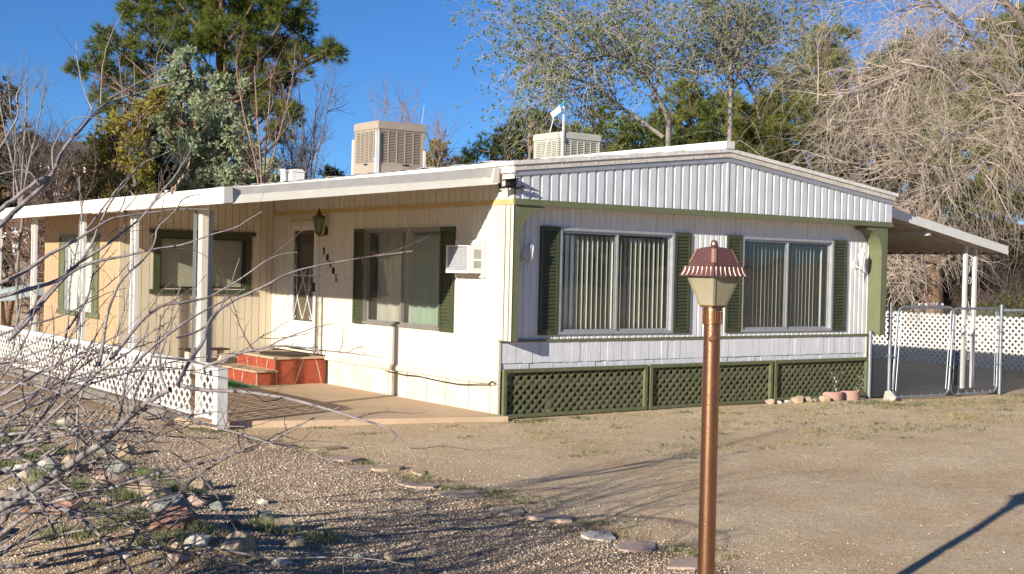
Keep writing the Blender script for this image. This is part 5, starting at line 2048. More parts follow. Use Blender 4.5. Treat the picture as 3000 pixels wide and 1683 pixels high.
# low round pine and dark spreading conifer behind the roof
cl = [(1350, 460, 40), (1400, 440, 45), (1450, 425, 42), (1500, 440, 45), (1540, 465, 40), (1420, 480, 45), (1480, 485, 45), (1330, 490, 30), (1380, 500, 35), (1530, 500, 35), (1560, 490, 25), (1440, 520, 45), (1500, 530, 45), (1360, 530, 40)]
conifer('pine_tree', 'low rounded dark green pine showing above the white roof', onground(1440, 40), at(1440, 430, 40), cl, 40, PINE_D, BARK_P, 27, dens=330, nb=14, length=.22, width=.02, spread=.6, shell=.55)
cl = [(1530, 345, 26), (1560, 350, 30), (1590, 355, 26), (1500, 375, 22), (1545, 380, 36), (1590, 390, 30), (1480, 392, 16), (1510, 410, 26), (1560, 420, 36), (1500, 440, 22), (1545, 455, 34), (1590, 440, 30), (1475, 425, 12), (1620, 380, 25)]
conifer('cedar_tree', 'layered dark cedar behind the pale roof cooler', onground(1560, 37), at(1555, 335, 37), cl, 37, SHRUBD, BARK_B, 28, dens=420, nb=9, length=.2, width=.03, spread=.5, flat=.45, quad=True, up=.1)
# olive pines behind the elms and the willow
cl = [(2010, 235, 35), (1990, 270, 45), (2040, 280, 45), (1960, 320, 50), (2020, 330, 60), (2080, 310, 50), (1900, 380, 55), (1970, 390, 60), (2040, 400, 60), (2100, 380, 55), (1850, 440, 50), (1920, 450, 55), (1990, 450, 55), (2060, 450, 55), (1800, 400, 45), (1760, 350, 40), (1720, 400, 45), (1680, 430, 45), (1760, 440, 50), (2130, 440, 50)]
conifer('pine_tree', 'olive green pine behind the leaning elm trunks', onground(1980, 42), at(2000, 230, 42), cl + [(1620, 400, 45), (1580, 440, 40), (1660, 370, 40), (2150, 350, 55), (2180, 420, 55), (1850, 360, 40), (2120, 300, 45), (1700, 460, 50)], 42, PINE_O, BARK_P, 29, dens=480, nb=14, length=.25, width=.02, spread=.55, shell=.3)
cl = [(2420, 100, 40), (2380, 130, 45), (2440, 150, 45), (2480, 110, 30), (2350, 180, 45), (2410, 200, 55), (2290, 210, 40), (2330, 250, 50), (2400, 270, 55), (2260, 280, 45), (2470, 180, 40), (2250, 340, 50), (2330, 340, 55), (2210, 400, 50), (2290, 420, 55), (2370, 400, 55), (2220, 480, 50), (2300, 500, 55)]
conifer('pine_tree', 'olive pine with ragged top between elm and willow', onground(2380, 40), at(2420, 90, 40), cl + [(x_ + 20 * ((x_ + y_) % 3 - 1), y_, 55) for x_ in range(2150, 2500, 70) for y_ in range(320, 560, 75)], 40, PINE_O, BARK_P, 30, dens=520, nb=14, length=.25, width=.02, spread=.55, shell=.3)
cl = [(2660, 120, 40), (2640, 160, 50), (2700, 160, 50), (2580, 180, 40), (2600, 220, 55), (2680, 230, 60), (2540, 230, 45), (2740, 120, 35), (2760, 200, 55), (2560, 300, 60), (2640, 310, 60), (2720, 300, 60), (2520, 380, 55), (2600, 400, 60), (2690, 400, 60), (2780, 300, 55), (2500, 460, 50), (2580, 480, 55), (2660, 490, 60), (2740, 480, 60), (2480, 540, 45), (2560, 570, 55)]
conifer('pine_tree', 'dark topped pine directly behind the willow branches', onground(2650, 43), at(2690, 110, 43), cl + [(x_ + 20 * ((x_ + y_) % 3 - 1), y_, 60) for x_ in range(2440, 2800, 75) for y_ in range(260, 660, 80)], 43, PINE_N, BARK_P, 31, dens=520, nb=14, length=.25, width=.02, spread=.55, shell=.35)
cl = [(2900, 100, 60), (2960, 90, 60), (2980, 160, 60), (2880, 180, 60), (2940, 220, 65), (2860, 270, 60), (2980, 290, 65), (2920, 330, 65), (2840, 360, 60), (2980, 400, 65), (2900, 440, 65), (2820, 470, 60), (2980, 500, 65), (2920, 550, 65), (2840, 580, 60), (3010, 60, 60)]
conifer('pine_tree', 'olive pine behind the willow at the right edge', onground(2920, 42), at(2940, 60, 42), cl + [(x_ + 20 * ((x_ + y_) % 3 - 1), y_, 60) for x_ in range(2780, 3330, 75) for y_ in range(200, 660, 80)], 42, PINE_O, BARK_P, 32, dens=520, nb=14, length=.25, width=.02, spread=.55, shell=.35)


# ---- deciduous trees
def px_limbs(defs, n=14):
    """defs: list of (list of (px, py), t0, t1, r0, r1)"""
    out = []
    for pts, t0, t1, r0, r1 in defs:
        q = [at(x, y, t0 + (t1 - t0) * i / max(1, len(pts) - 1)) for i, (x, y) in enumerate(pts)]
        out.append((q, r0, r1))
    return limbs(out, n)


def z3p(pts, ox=1400, oy=0, s=.388):
    return [(ox + x * s, oy + y * s) for x, y in pts]


def leaves_on(P, rng, cnt, size, m, root, nm='crown'):
    k = rng.integers(0, len(P), cnt)
    n = P.shape[1]
    t = rng.uniform(.25, 1, cnt) * (n - 1)
    i = np.minimum(t.astype(int), n - 2)
    f = (t - i)[:, None]
    pos = P[k, i] * (1 - f) + P[k, i + 1] * f
    V, F_ = blades(pos, nrm(rng.normal(0, 1, (cnt, 3)) + np.array([0, 0, -.2])), rng, 3, size, size * .62, .6, True)
    return mk(nm, V, F_, m, root)


def deciduous(name, label, ldefs, seed, bark, n1, n2_, n3, l1, l2, l3, r1, r2, r3, up=.2, droop=0, leaves=0, lsize=.06, lm=None, base=None, spread=.8, wob=.2, group=None, bark2=None):
    rng = np.random.default_rng(seed)
    P, Rr = px_limbs(ldefs)
    if base is None:
        base = P[0, 0].copy()
        base[2] = float(gz(base[0], base[1]))
        foot = limbs([([base - np.array([0, 0, .1]), (base + P[0, 0]) / 2 + rng.normal(0, .08, 3), P[0, 0]], Rr[0, 0] * 1.25, Rr[0, 0])], 14)
        P, Rr = np.concatenate([foot[0], P]), np.concatenate([foot[1], Rr])
    root = thing(name, label, 'tree', tuple(base), group)
    s1 = sprout(P[1:] if len(P) > 2 else P, Rr[1:] if len(P) > 2 else Rr, rng, n1, *l1, r1, up=up, droop=droop, spread=spread, wob=wob, n2=8)
    s2 = sprout(*s1, rng, n2_, *l2, r2, up=up, droop=droop, spread=spread, wob=wob, n2=6)
    sets = [(P, Rr), s1, s2]
    if n3:
        s3 = sprout(*s2, rng, n3, *l3, r3, up=up * .5, droop=droop, spread=spread, wob=wob, n2=5)
        sets.append(s3)
    tubes_from('trunk', sets[:2], bark, root, (8, 5))
    tubes_from('branch', sets[2:], bark2 or bark, root, (3, 3))['kind'] = 'stuff'
    if leaves:
        leaves_on(np.concatenate([s2[0][:, :5], (s3[0] if n3 else s2[0][:, :5])]), rng, leaves, lsize, lm, root)
    return root


T1 = 30
deciduous('elm_tree', 'leaning elm with sparse young leaves spreading left over the roof', [
    (z3p([(1440, 960), (1430, 870), (1290, 620), (1220, 540), (1100, 450), (1030, 420), (860, 430), (700, 510), (540, 640)]), T1, T1 - 1.5, 0.064, 0.011),
    (z3p([(1400, 1040), (1260, 930), (1100, 830), (1000, 750), (850, 640), (700, 590), (520, 580), (370, 490), (180, 370)]), T1, T1 + 1, 0.054, 0.009),
    (z3p([(1290, 620), (1240, 480), (1130, 400), (1060, 300), (1060, 180), (1000, 20), (960, -120)]), T1, T1 + .5, 0.034, 0.009),
    (z3p([(1330, 720), (1280, 560), (1290, 420), (1270, 300), (1290, 120), (1300, -80)]), T1, T1 - .8, 0.034, 0.009),
    (z3p([(1100, 450), (900, 330), (780, 180), (700, 20), (640, -120)]), T1 - .3, T1 - 1.6, 0.024, 0.007),
    (z3p([(850, 640), (640, 700), (420, 740), (260, 800)]), T1 + .4, T1, 0.020, 0.006),
    (z3p([(700, 510), (480, 400), (300, 300), (300, 180)]), T1 - .6, T1 - 1, 0.017, 0.006),
    (z3p([(860, 430), (660, 320), (560, 160), (560, 20)]), T1 - 1, T1, 0.020, 0.006)],
    51, BARK_G, 150, 900, 3000, (.8, 1.9), (.5, 1.2), (.2, .6), 0.018, .0085, .0055, up=.05, droop=.05, leaves=5200, lsize=.075, lm=ELM, bark2=BARK_L)
deciduous('elm_tree', 'upright elm with sparse young leaves above the roof ridge', [
    (z3p([(1900, 1090), (1910, 800), (1910, 580), (1900, 480), (1870, 360), (1780, 200), (1720, 40), (1680, -120)]), 31, 31, 0.064, 0.018),
    (z3p([(1900, 520), (1960, 400), (2010, 250), (2060, 80), (2080, -100)]), 31, 30, 0.034, 0.009),
    (z3p([(1905, 620), (1830, 500), (1700, 380), (1560, 300), (1440, 200)]), 31, 31.8, 0.029, 0.007),
    (z3p([(1910, 560), (2060, 460), (2200, 300), (2300, 120)]), 31, 32, 0.029, 0.007),
    (z3p([(1870, 360), (1800, 300), (1660, 180), (1560, 20)]), 31, 30.2, 0.022, 0.007),
    (z3p([(2130, 900), (2060, 660), (1960, 540), (1930, 440), (1900, 300)]), 32, 31.2, 0.039, 0.018),
    (z3p([(2060, 660), (2160, 500), (2300, 380), (2460, 200)]), 31.8, 31, 0.024, 0.007)],
    52, BARK_G, 140, 900, 2800, (.8, 1.8), (.5, 1.1), (.2, .55), 0.018, .0085, .0055, up=.15, leaves=5200, lsize=.072, lm=ELM, bark2=BARK_L)


def w(pts):
    return [(2200 + x * .4152, y * .4152) for x, y in pts]


rngw = np.random.default_rng(61)
wl = px_limbs([
    (w([(2150, 1500), (2040, 900), (1927, 750), (1850, 640), (1700, 520), (1600, 430), (1400, 430), (1250, 470), (1100, 510), (960, 570), (800, 640), (600, 690), (420, 760)]), 32.00, 30.08, 0.150, 0.0192),
    (w([(1720, 540), (1550, 280), (1470, 150), (1350, 60), (1270, -60)]), 31.49, 30.72, 0.079, 0.0288),
    (w([(2200, 700), (1927, 180), (1780, 0), (1700, -120)]), 32.00, 31.36, 0.127, 0.0768),
    (w([(2000, 900), (1927, 870), (1800, 850), (1650, 880), (1500, 960), (1300, 1080), (1180, 1180), (1000, 1260)]), 32.00, 29.70, 0.087, 0.0192),
    (w([(1500, 1230), (1240, 1220), (1000, 1190), (700, 1150), (400, 1150), (200, 1160)]), 30.72, 31.36, 0.055, 0.0115),
    (w([(2000, 980), (1927, 1020), (1750, 1080), (1550, 1180), (1400, 1290), (1280, 1400)]), 31.49, 29.18, 0.055, 0.0115),
    (w([(1400, 1100), (1280, 1070), (1100, 980), (950, 900)]), 30.72, 29.70, 0.032, 0.0096),
    (w([(1500, 260), (1300, 250), (1130, 190)]), 31.23, 30.98, 0.028, 0.0077),
    (w([(1550, 290), (1640, 160), (1720, 60), (1780, -60)]), 31.23, 32.00, 0.040, 0.0096),
    (w([(1250, 470), (1100, 440), (900, 470), (700, 560), (520, 640)]), 30.72, 31.23, 0.032, 0.0096),
    (w([(1600, 430), (1500, 330), (1250, 290), (1000, 330), (800, 420)]), 31.23, 31.74, 0.040, 0.0096),
    (w([(1270, 20), (1000, -20), (800, 20), (560, 60)]), 30.72, 30.72, 0.024, 0.0058),
    (w([(1350, 60), (1150, 40), (980, 110), (860, 200)]), 30.98, 30.21, 0.024, 0.0058),
    (w([(1900, 700), (1880, 480), (1800, 300), (1820, 150)]), 32.00, 32.64, 0.040, 0.0096),
    (w([(1750, 560), (1820, 760), (1780, 980), (1700, 1200)]), 31.36, 30.08, 0.032, 0.0096)], 18)
wroot = thing('willow_tree', 'bare weeping willow with straw coloured drooping twigs at the right', 'tree', tuple(wl[0][0, 0] * np.array([1, 1, 0])))
foot = wl[0][0, 0].copy()
foot[2] = float(gz(foot[0], foot[1])) - .1
ft = limbs([([foot, (foot + wl[0][0, 0]) / 2, wl[0][0, 0]], .27, .2)], 18)
tubes_from('trunk', [(np.concatenate([ft[0], wl[0]]), np.concatenate([ft[1], wl[1]]))], WILLOW_L, wroot, (9,))
w1_ = sprout(*wl, rngw, 240, .9, 2.2, .019, up=.1, droop=.06, spread=.8, wob=.18, n2=8, tmin=.12)
w2_ = sprout(*w1_, rngw, 950, .75, 1.9, .0066, up=.0, droop=.12, spread=.7, wob=.2, n2=7, tmin=.2)
w3_ = sprout(*w2_, rngw, 4600, .5, 1.6, .0042, up=-.05, droop=.17, spread=.6, wob=.22, n2=6, tmin=.2, taper=.55)
tubes_from('branch', [w1_, w2_], WILLOW, wroot, (4, 3))
tubes_from('twigs', [w3_], WILLOW, wroot, (3,))


def bare(name, label, px, py0, py1, t, spreadpx, seed, bark, stems=3, n=(60, 420, 900), lens=((.45, 1.0), (.25, .6), (.12, .35)), rr_=(.026, .010, .0055, .0036), lean=0, up=.28, group='bare trees behind the house'):
    rng = np.random.default_rng(seed)
    d = []
    for k in range(stems):
        x1 = px + lean + (k - (stems - 1) / 2) * spreadpx * 2 / max(1, stems) + rng.uniform(-12, 12)
        pts = [(px + rng.uniform(-6, 6), py0), (px + (x1 - px) * .25, py0 * .7 + py1 * .3), (px + (x1 - px) * .7, py0 * .35 + py1 * .65), (x1, py1 + rng.uniform(0, 40))]
        d.append((pts, t, t + rng.uniform(-.7, .7), rr_[0], .008))
    return deciduous(name, label, d, seed, bark, n[0], n[1], n[2], lens[0], lens[1], lens[2], rr_[1], rr_[2], rr_[3], up=up, spread=.62, wob=.16, group=group)


bare('bare_tree', 'bare dark twigged tree between the cypress and the beige cooler', 905, 620, 215, 31, 95, 71, BARK_D, 4, n=(50, 260, 560))
bare('bare_tree', 'reddish bare tree in front of the cypress right side', 770, 620, 170, 30, 120, 72, BARK_R, 4, n=(34, 150, 260))
bare('bare_tree', 'pale bare sapling rising in front of the pine', 400, 600, 150, 30.5, 80, 73, BARK_G, 3, n=(26, 110, 200))
bare('bare_tree', 'bare tree showing over the beige cooler', 1150, 560, 275, 36, 90, 74, BARK_R, 4, n=(34, 170, 340))
bare('bare_tree', 'small bare tree right of the beige cooler beside the hose', 1265, 580, 360, 33, 50, 75, BARK_R, 3, n=(26, 120, 240))
bare('bare_tree', 'bare pinkish tree at the left edge of the photo', 60, 640, 190, 25, 110, 76, BARK_G, 4, n=(34, 150, 260))
bare('bare_tree', 'low bare brush tree under the hillside house', 150, 660, 440, 26, 90, 77, BARK_D, 6, n=(90, 620, 1400), up=.2)
bare('bare_tree', 'bare brush left of the roof vent box', 870, 600, 410, 33, 60, 78, BARK_D, 4, n=(60, 380, 800), up=.2)
cl = [(1270, 440, 18), (1290, 460, 22), (1255, 480, 22), (1285, 495, 22), (870, 480, 16), (880, 500, 14)]
conifer('juniper_tree', 'small green brown juniper beside the cooler hose', onground(1275, 34), at(1275, 420, 34), cl[:4], 34, JUNY, BARK_B, 81, dens=380, nb=8, length=.16, width=.035, spread=.6, quad=True, rt=.06)
conifer('juniper_tree', 'little dark juniper poking up left of the beige cooler', onground(975, 36), at(975, 490, 36), [(975, 510, 16), (968, 530, 18), (985, 525, 14)], 36, SHRUBD, BARK_B, 82, dens=420, nb=8, length=.16, width=.035, spread=.6, quad=True, rt=.06)

# thicket under the willow, seen below the carport roof and above the lattice
trk = thing('willow_tree', 'thick furrowed brown trunk with cut stubs behind the carport gate', 'tree', tuple(onground(2735, 33)))
b = B()
p0, p1 = onground(2735, 33), at(2725, 700, 33)
b.tube(crs([p0 - np.array([0, 0, .1]), p0 * .6 + p1 * .4, p1, at(2700, 560, 33.3)], 12), np.linspace(.40, .19, 12), 14)
smooth_angle(b.build('trunk', BARK_B, trk))
rt_ = np.random.default_rng(91)
tl = px_limbs([([(2735, 800), (2760, 770), (2800, 740), (2860, 700)], 32.9, 32.2, .12, .035), ([(2725, 800), (2690, 770), (2640, 740), (2600, 730)], 32.9, 32, .1, .025), ([(2730, 790), (2700, 700), (2660, 620)], 32.9, 32.9, .12, .05), ([(2725, 820), (2670, 820), (2620, 800)], 32.8, 32, .036, .012)])
ts1 = sprout(*tl, rt_, 120, .5, 1.5, .02, up=.05, droop=.08, n2=7)
ts2 = sprout(*ts1, rt_, 900, .4, 1.1, .008, up=0, droop=.12, n2=6)
tubes_from('branch', [tl, ts1, ts2], WILLOW, trk, (6, 4, 3))


def bush(name, label, cl, t, m, seed, dens=420, nb=6, length=.12, width=.05, twig=BARK_D, ntw=260, group='shrubs behind the lattice fence', cat='shrub', spread=.8, up=.3, lo=.5):
    rng = np.random.default_rng(seed)
    C, O, cen = cluster_pts(cl, t, rng, dens, .85, .35, .5, 10, .2)
    g0 = onground(np.mean([c[0] for c in cl]), t)
    root = thing(name, label, cat, tuple(g0), group)
    if nb:
        V, F_ = blades(C, nrm(O * .7 + np.array([0, 0, up])), rng, nb, length, width, spread, True)
        mk('foliage', V, F_, m, root)
    defs = []
    for c in cen:
        gg = c.copy()
        gg[:2] = gg[:2] * .6 + g0[:2] * .4
        gg[2] = float(gz(gg[0], gg[1])) - .05
        defs.append(([gg, (gg + c) / 2 + rng.normal(0, .1, 3), c], .03, .01))
    P, Rr = limbs(defs, 8)
    s1 = sprout(P, Rr, rng, ntw, .4, 1.1, .010, up=.15, wob=.25, n2=6)
    s2 = sprout(*s1, rng, ntw * 3, .2, .7, .006, up=.1, wob=.25, n2=5)
    tubes_from('stems', [(P, Rr), s1, s2], twig, root, (4, 3, 3))
    return root


bush('shrub', 'dark leafy scrub between house corner and brown trunk', [(2620, 800, 55), (2600, 860, 50), (2660, 850, 55), (2640, 770, 45), (2620, 900, 45), (2680, 900, 45)], 34, SHRUBD, 101, dens=500)
bush('shrub', 'fresh green shrub at the foot of the brown trunk', [(2690, 880, 35), (2730, 900, 35), (2660, 910, 35), (2780, 910, 35), (2640, 930, 30), (2740, 940, 35)], 33.6, SHRUBG, 102, dens=520, length=.1)
bush('shrub', 'tangled twiggy scrub right of the brown trunk', [(2790, 820, 50), (2830, 870, 50), (2780, 760, 45), (2850, 800, 45), (2800, 900, 45)], 34, SHRUBD, 103, dens=330, ntw=420)
bush('shrub', 'dark purple brown leafless thicket right of the carport posts', [(2910, 870, 50), (2950, 850, 50), (2900, 820, 45), (2960, 900, 45), (2990, 860, 45), (2890, 900, 40)], 33.5, SHRUBD, 104, dens=90, ntw=520)
bush('shrub', 'bright green low shrub above the lattice at the right edge', [(2900, 910, 35), (2950, 915, 35), (2995, 910, 38), (2920, 935, 35), (2975, 935, 35), (3020, 930, 35), (2850, 930, 30), (3070, 925, 40), (3130, 920, 45), (3190, 915, 45), (3250, 920, 45)], 32.5, SHRUBG, 105, dens=560, length=.1)
bush('shrub', 'grey green scrub under the willow at the right edge', [(2920, 760, 55), (2980, 740, 60), (2990, 800, 55), (2930, 700, 55), (2880, 730, 45), (3060, 780, 60), (3130, 760, 60), (3200, 790, 60)], 35, SHRUBD, 106, dens=330, ntw=360)
bush('shrub', 'dim green undergrowth behind the left half of the carport', [(2640, 700, 60), (2720, 690, 60), (2800, 690, 60), (2560, 700, 50), (2860, 650, 55)], 38, PINE_O, 107, dens=300)
bush('shrub', 'brown leafless brush left of the yellow juniper', [(120, 520, 45), (170, 560, 50), (90, 570, 45), (200, 600, 40), (60, 600, 40)], 28, SHRUBD, 108, dens=60, twig=BARK_R, ntw=420, group='brush behind the patio awning')
bush('shrub', 'green bank shrub behind the white roof ridge', [(1700, 470, 50), (1790, 480, 50), (1880, 480, 50), (1960, 490, 50), (1640, 470, 40), (2060, 500, 50), (2150, 520, 50), (1640, 420, 40), (1720, 410, 45), (1800, 400, 50), (1880, 400, 50), (1970, 400, 50), (2060, 410, 50), (2140, 430, 50), (1760, 350, 40), (2090, 340, 45)], 36, SHRUBG, 109, dens=300, length=.14, group='shrubs behind the house')
bush('shrub', 'dry olive undergrowth behind the right roof slope', [(2240, 540, 55), (2330, 560, 55), (2420, 580, 55), (2500, 600, 50), (2580, 640, 50), (2660, 620, 55), (2760, 600, 60), (2860, 600, 60), (2960, 620, 60)], 37, PINE_O, 110, dens=260, ntw=500, group='shrubs behind the house')

# pale boulder in the thicket
bo = rock(float(at(2895, 845, 33)[0]), float(at(2895, 845, 33)[1]), 1.25, 'pale', .75, .0, 131, name='boulder')
bo.location = tuple(at(2895, 850, 33))
bo.location.z = float(gz(bo.location.x, bo.location.y)) + .30
tag(bo, 'pale boulder in the thicket right of the carport posts', 'boulder')

# ------------------------------------------------------------------ neighbours in the distance
hs = thing('hillside_house', 'hillside house with dark roof and white porch posts at far left', 'house', tuple(at(150, 490, 120)))
c0 = at(150, 490, 120)
def TH(u, v, wv):
    return tuple(c0 + AXR * u + np.array([0, 0, 1.0]) * v + np.array([AXF[0], AXF[1], 0]) * wv)
def hb(nm, m, *boxes):
    q = B()
    for bx_ in boxes:
        q.box(*bx_, TH)
    return q.build(nm, m, hs)
hb('wall', mat('brick_red_house_wall', (0.26, 0.10, 0.07), 0.8), (-2.2, 4.6, -2.5, .45, 2.0, 5.0))
q = B()
q.add([TH(-2.8, -1.6, .3), TH(5.0, -1.6, .3), TH(5.0, -1.6, 5.6), TH(-2.8, -1.6, 5.6), TH(-1.6, .5, 1.9), TH(3.6, .5, 1.9), TH(3.6, .5, 3.6), TH(-1.6, .5, 3.6)],
      [(0, 1, 5, 4), (1, 2, 6, 5), (2, 3, 7, 6), (3, 0, 4, 7), (4, 5, 6, 7), (3, 2, 1, 0)])
o = q.build('roof', mat('dark_grey_shingle_roof', (0.075, 0.07, 0.068), 0.9), hs)
o.data.transform(Matrix.Translation((0, 0, 2.1)))
for u in (-1.3, -.5, .3, 1.0, 1.9, 2.9):
    hb('porch_post', WHITE, (u, u + .16, -2.3, .5, .5, .66))
hb('porch_rail', WHITE, (-1.3, 3.0, -.95, -.85, .5, .58))
hb('porch_floor', CONC_G, (-1.8, 3.6, -2.7, -2.3, .2, 2.2))
for u in (-.9, 1.2):
    hb('window', DARK, (u, u + .9, -1.4, .1, 1.98, 2.0))
hb('foundation', CONC_G, (-2.2, 4.6, -9, -2.7, .6, 5.0))

sh = thing('garden_shed', 'low shed with faded red metal roof behind the far awning end', 'shed', tuple(onground(60, 34)))
c1 = at(70, 640, 34)
def TS(u, v, wv):
    return tuple(c1 + AXR * u + np.array([0, 0, 1.0]) * v + np.array([AXF[0], AXF[1], 0]) * wv)
q = B()
q.add([TS(-1.5, -.1, 0), TS(.45, -.1, 0), TS(.35, .42, 1.6), TS(-1.4, .42, 1.6)], [(0, 1, 2, 3)])
q.add([TS(-1.5, -.16, 0), TS(.45, -.16, 0), TS(.35, .36, 1.6), TS(-1.4, .36, 1.6)], [(3, 2, 1, 0)])
q.build('roof', mat('faded_red_metal_roof', (0.42, 0.17, 0.14), 0.7, 0.2, 6), sh)
q = B()
q.box(-1.4, .3, -2.0, -.17, .15, 2.0, TS)
q.build('wall', mat('grey_shed_wall', (0.25, 0.24, 0.23), 0.8), sh)

# unseen belt of trees added behind the camera for the front windows to mirror
rbt = np.random.default_rng(140)
nb_ = 2600
an = rbt.uniform(-12, 52, nb_)
bh = 3.2 + 1.6 * np.sin(an * .35) + 1.2 * np.sin(an * .83 + 1)
Cb = np.stack([an + rbt.normal(0, .8, nb_), -34 - .22 * an + rbt.normal(0, 1.4, nb_), rbt.uniform(.1, 1, nb_) * bh], -1)
Vb, Fb = blades(Cb, nrm(rbt.normal(0, 1, (nb_, 3)) + np.array([0, 0, .6])), rbt, 6, .75, .28, .8, True)
tag(mk('added_tree_belt', Vb, Fb, SHRUBD), 'added belt of unseen trees, mirrored in the window glass', 'trees', kind='stuff')

# parked car seen between the far patio posts
car = thing('parked_car', 'white car parked in shade beyond the far patio posts', 'car', tuple(at(62, 745, 33)))
c2 = at(62, 715, 33)
def TC(u, v, wv):
    return tuple(c2 + AXR * u + np.array([0, 0, 1.0]) * v + np.array([AXF[0], AXF[1], 0]) * wv)
CARP = mat('white_car_paint', (0.55, 0.56, 0.58), 0.3, 0.04, 3)
q = B()
q.prism([(-.85, -.1), (3.3, -.1), (3.35, .28), (3.2, .45), (.55, .48), (-.6, .36), (-.85, .2)], 0, 1.6, TC)
q.build('body', CARP, car)
q = B()
q.prism([(.3, .482), (2.9, .482), (2.4, .92), (1.0, .92)], .12, 1.48, TC)
q.build('cabin', DARK, car)
q = B()
q.prism([(.92, .9205), (2.5, .9205), (2.35, .96), (1.05, .96)], .1, 1.5, TC)
q.build('roof', CARP, car)
for u in (-.15, 2.6):
    for wv in (-.02, 1.42):
        q = B()
        n = 14
        q.prism([(u + .3 * math.cos(k * 2 * math.pi / n), -.12 + .3 * math.sin(k * 2 * math.pi / n)) for k in range(n)], wv, wv + .2, TC)
        wh = q.build('wheel', BLACK, car)
        q = B()
        q.prism([(u + .17 * math.cos(k * 2 * math.pi / n), -.12 + .17 * math.sin(k * 2 * math.pi / n)) for k in range(n)], wv - .006, wv - .001, TC)
        q.build('hubcap', GALV, wh)
q = B()
q.box(-.8, -.55, .12, .24, -.012, .1, TC)
q.build('headlight', PLASTW, car)
# pale tarp over a low heap
tp = at(105, 828, 27)
g_ = np.linspace(-1, 1, 15)
TXg, TYg = np.meshgrid(g_, g_, indexing='ij')
TZg = .34 * np.maximum(0, 1 - (TXg ** 2 + TYg ** 2) * .75) + .03 * np.sin(5 * TXg + 3 * TYg)
ti = np.arange(225).reshape(15, 15)
tF = np.stack([ti[:-1, :-1], ti[1:, :-1], ti[1:, 1:], ti[:-1, 1:]], -1).reshape(-1, 4)
tz0 = float(gz(tp[0], tp[1]))
tarp = mk('tarp', np.stack([tp[0] + TXg * .9, tp[1] + TYg * .7, max(tz0, tp[2] - .35) + TZg], -1).reshape(-1, 3), tF, mat('pale_blue_tarp', (0.42, 0.5, 0.5), 0.6, 0.1, 5), smooth=True)
tag(tarp, 'pale blue tarp heap beyond the far patio posts', 'tarp')

# ------------------------------------------------------------------ thorny shrub in the left foreground
def a6(pts):
    return [(x * .4727, 1000 + y * .4727) for x, y in pts]


def a1(pts):
    return [(x * .4152, 500 + y * .4152) for x, y in pts]


def a0(pts):
    return [(x * .4498, y * .4498) for x, y in pts]


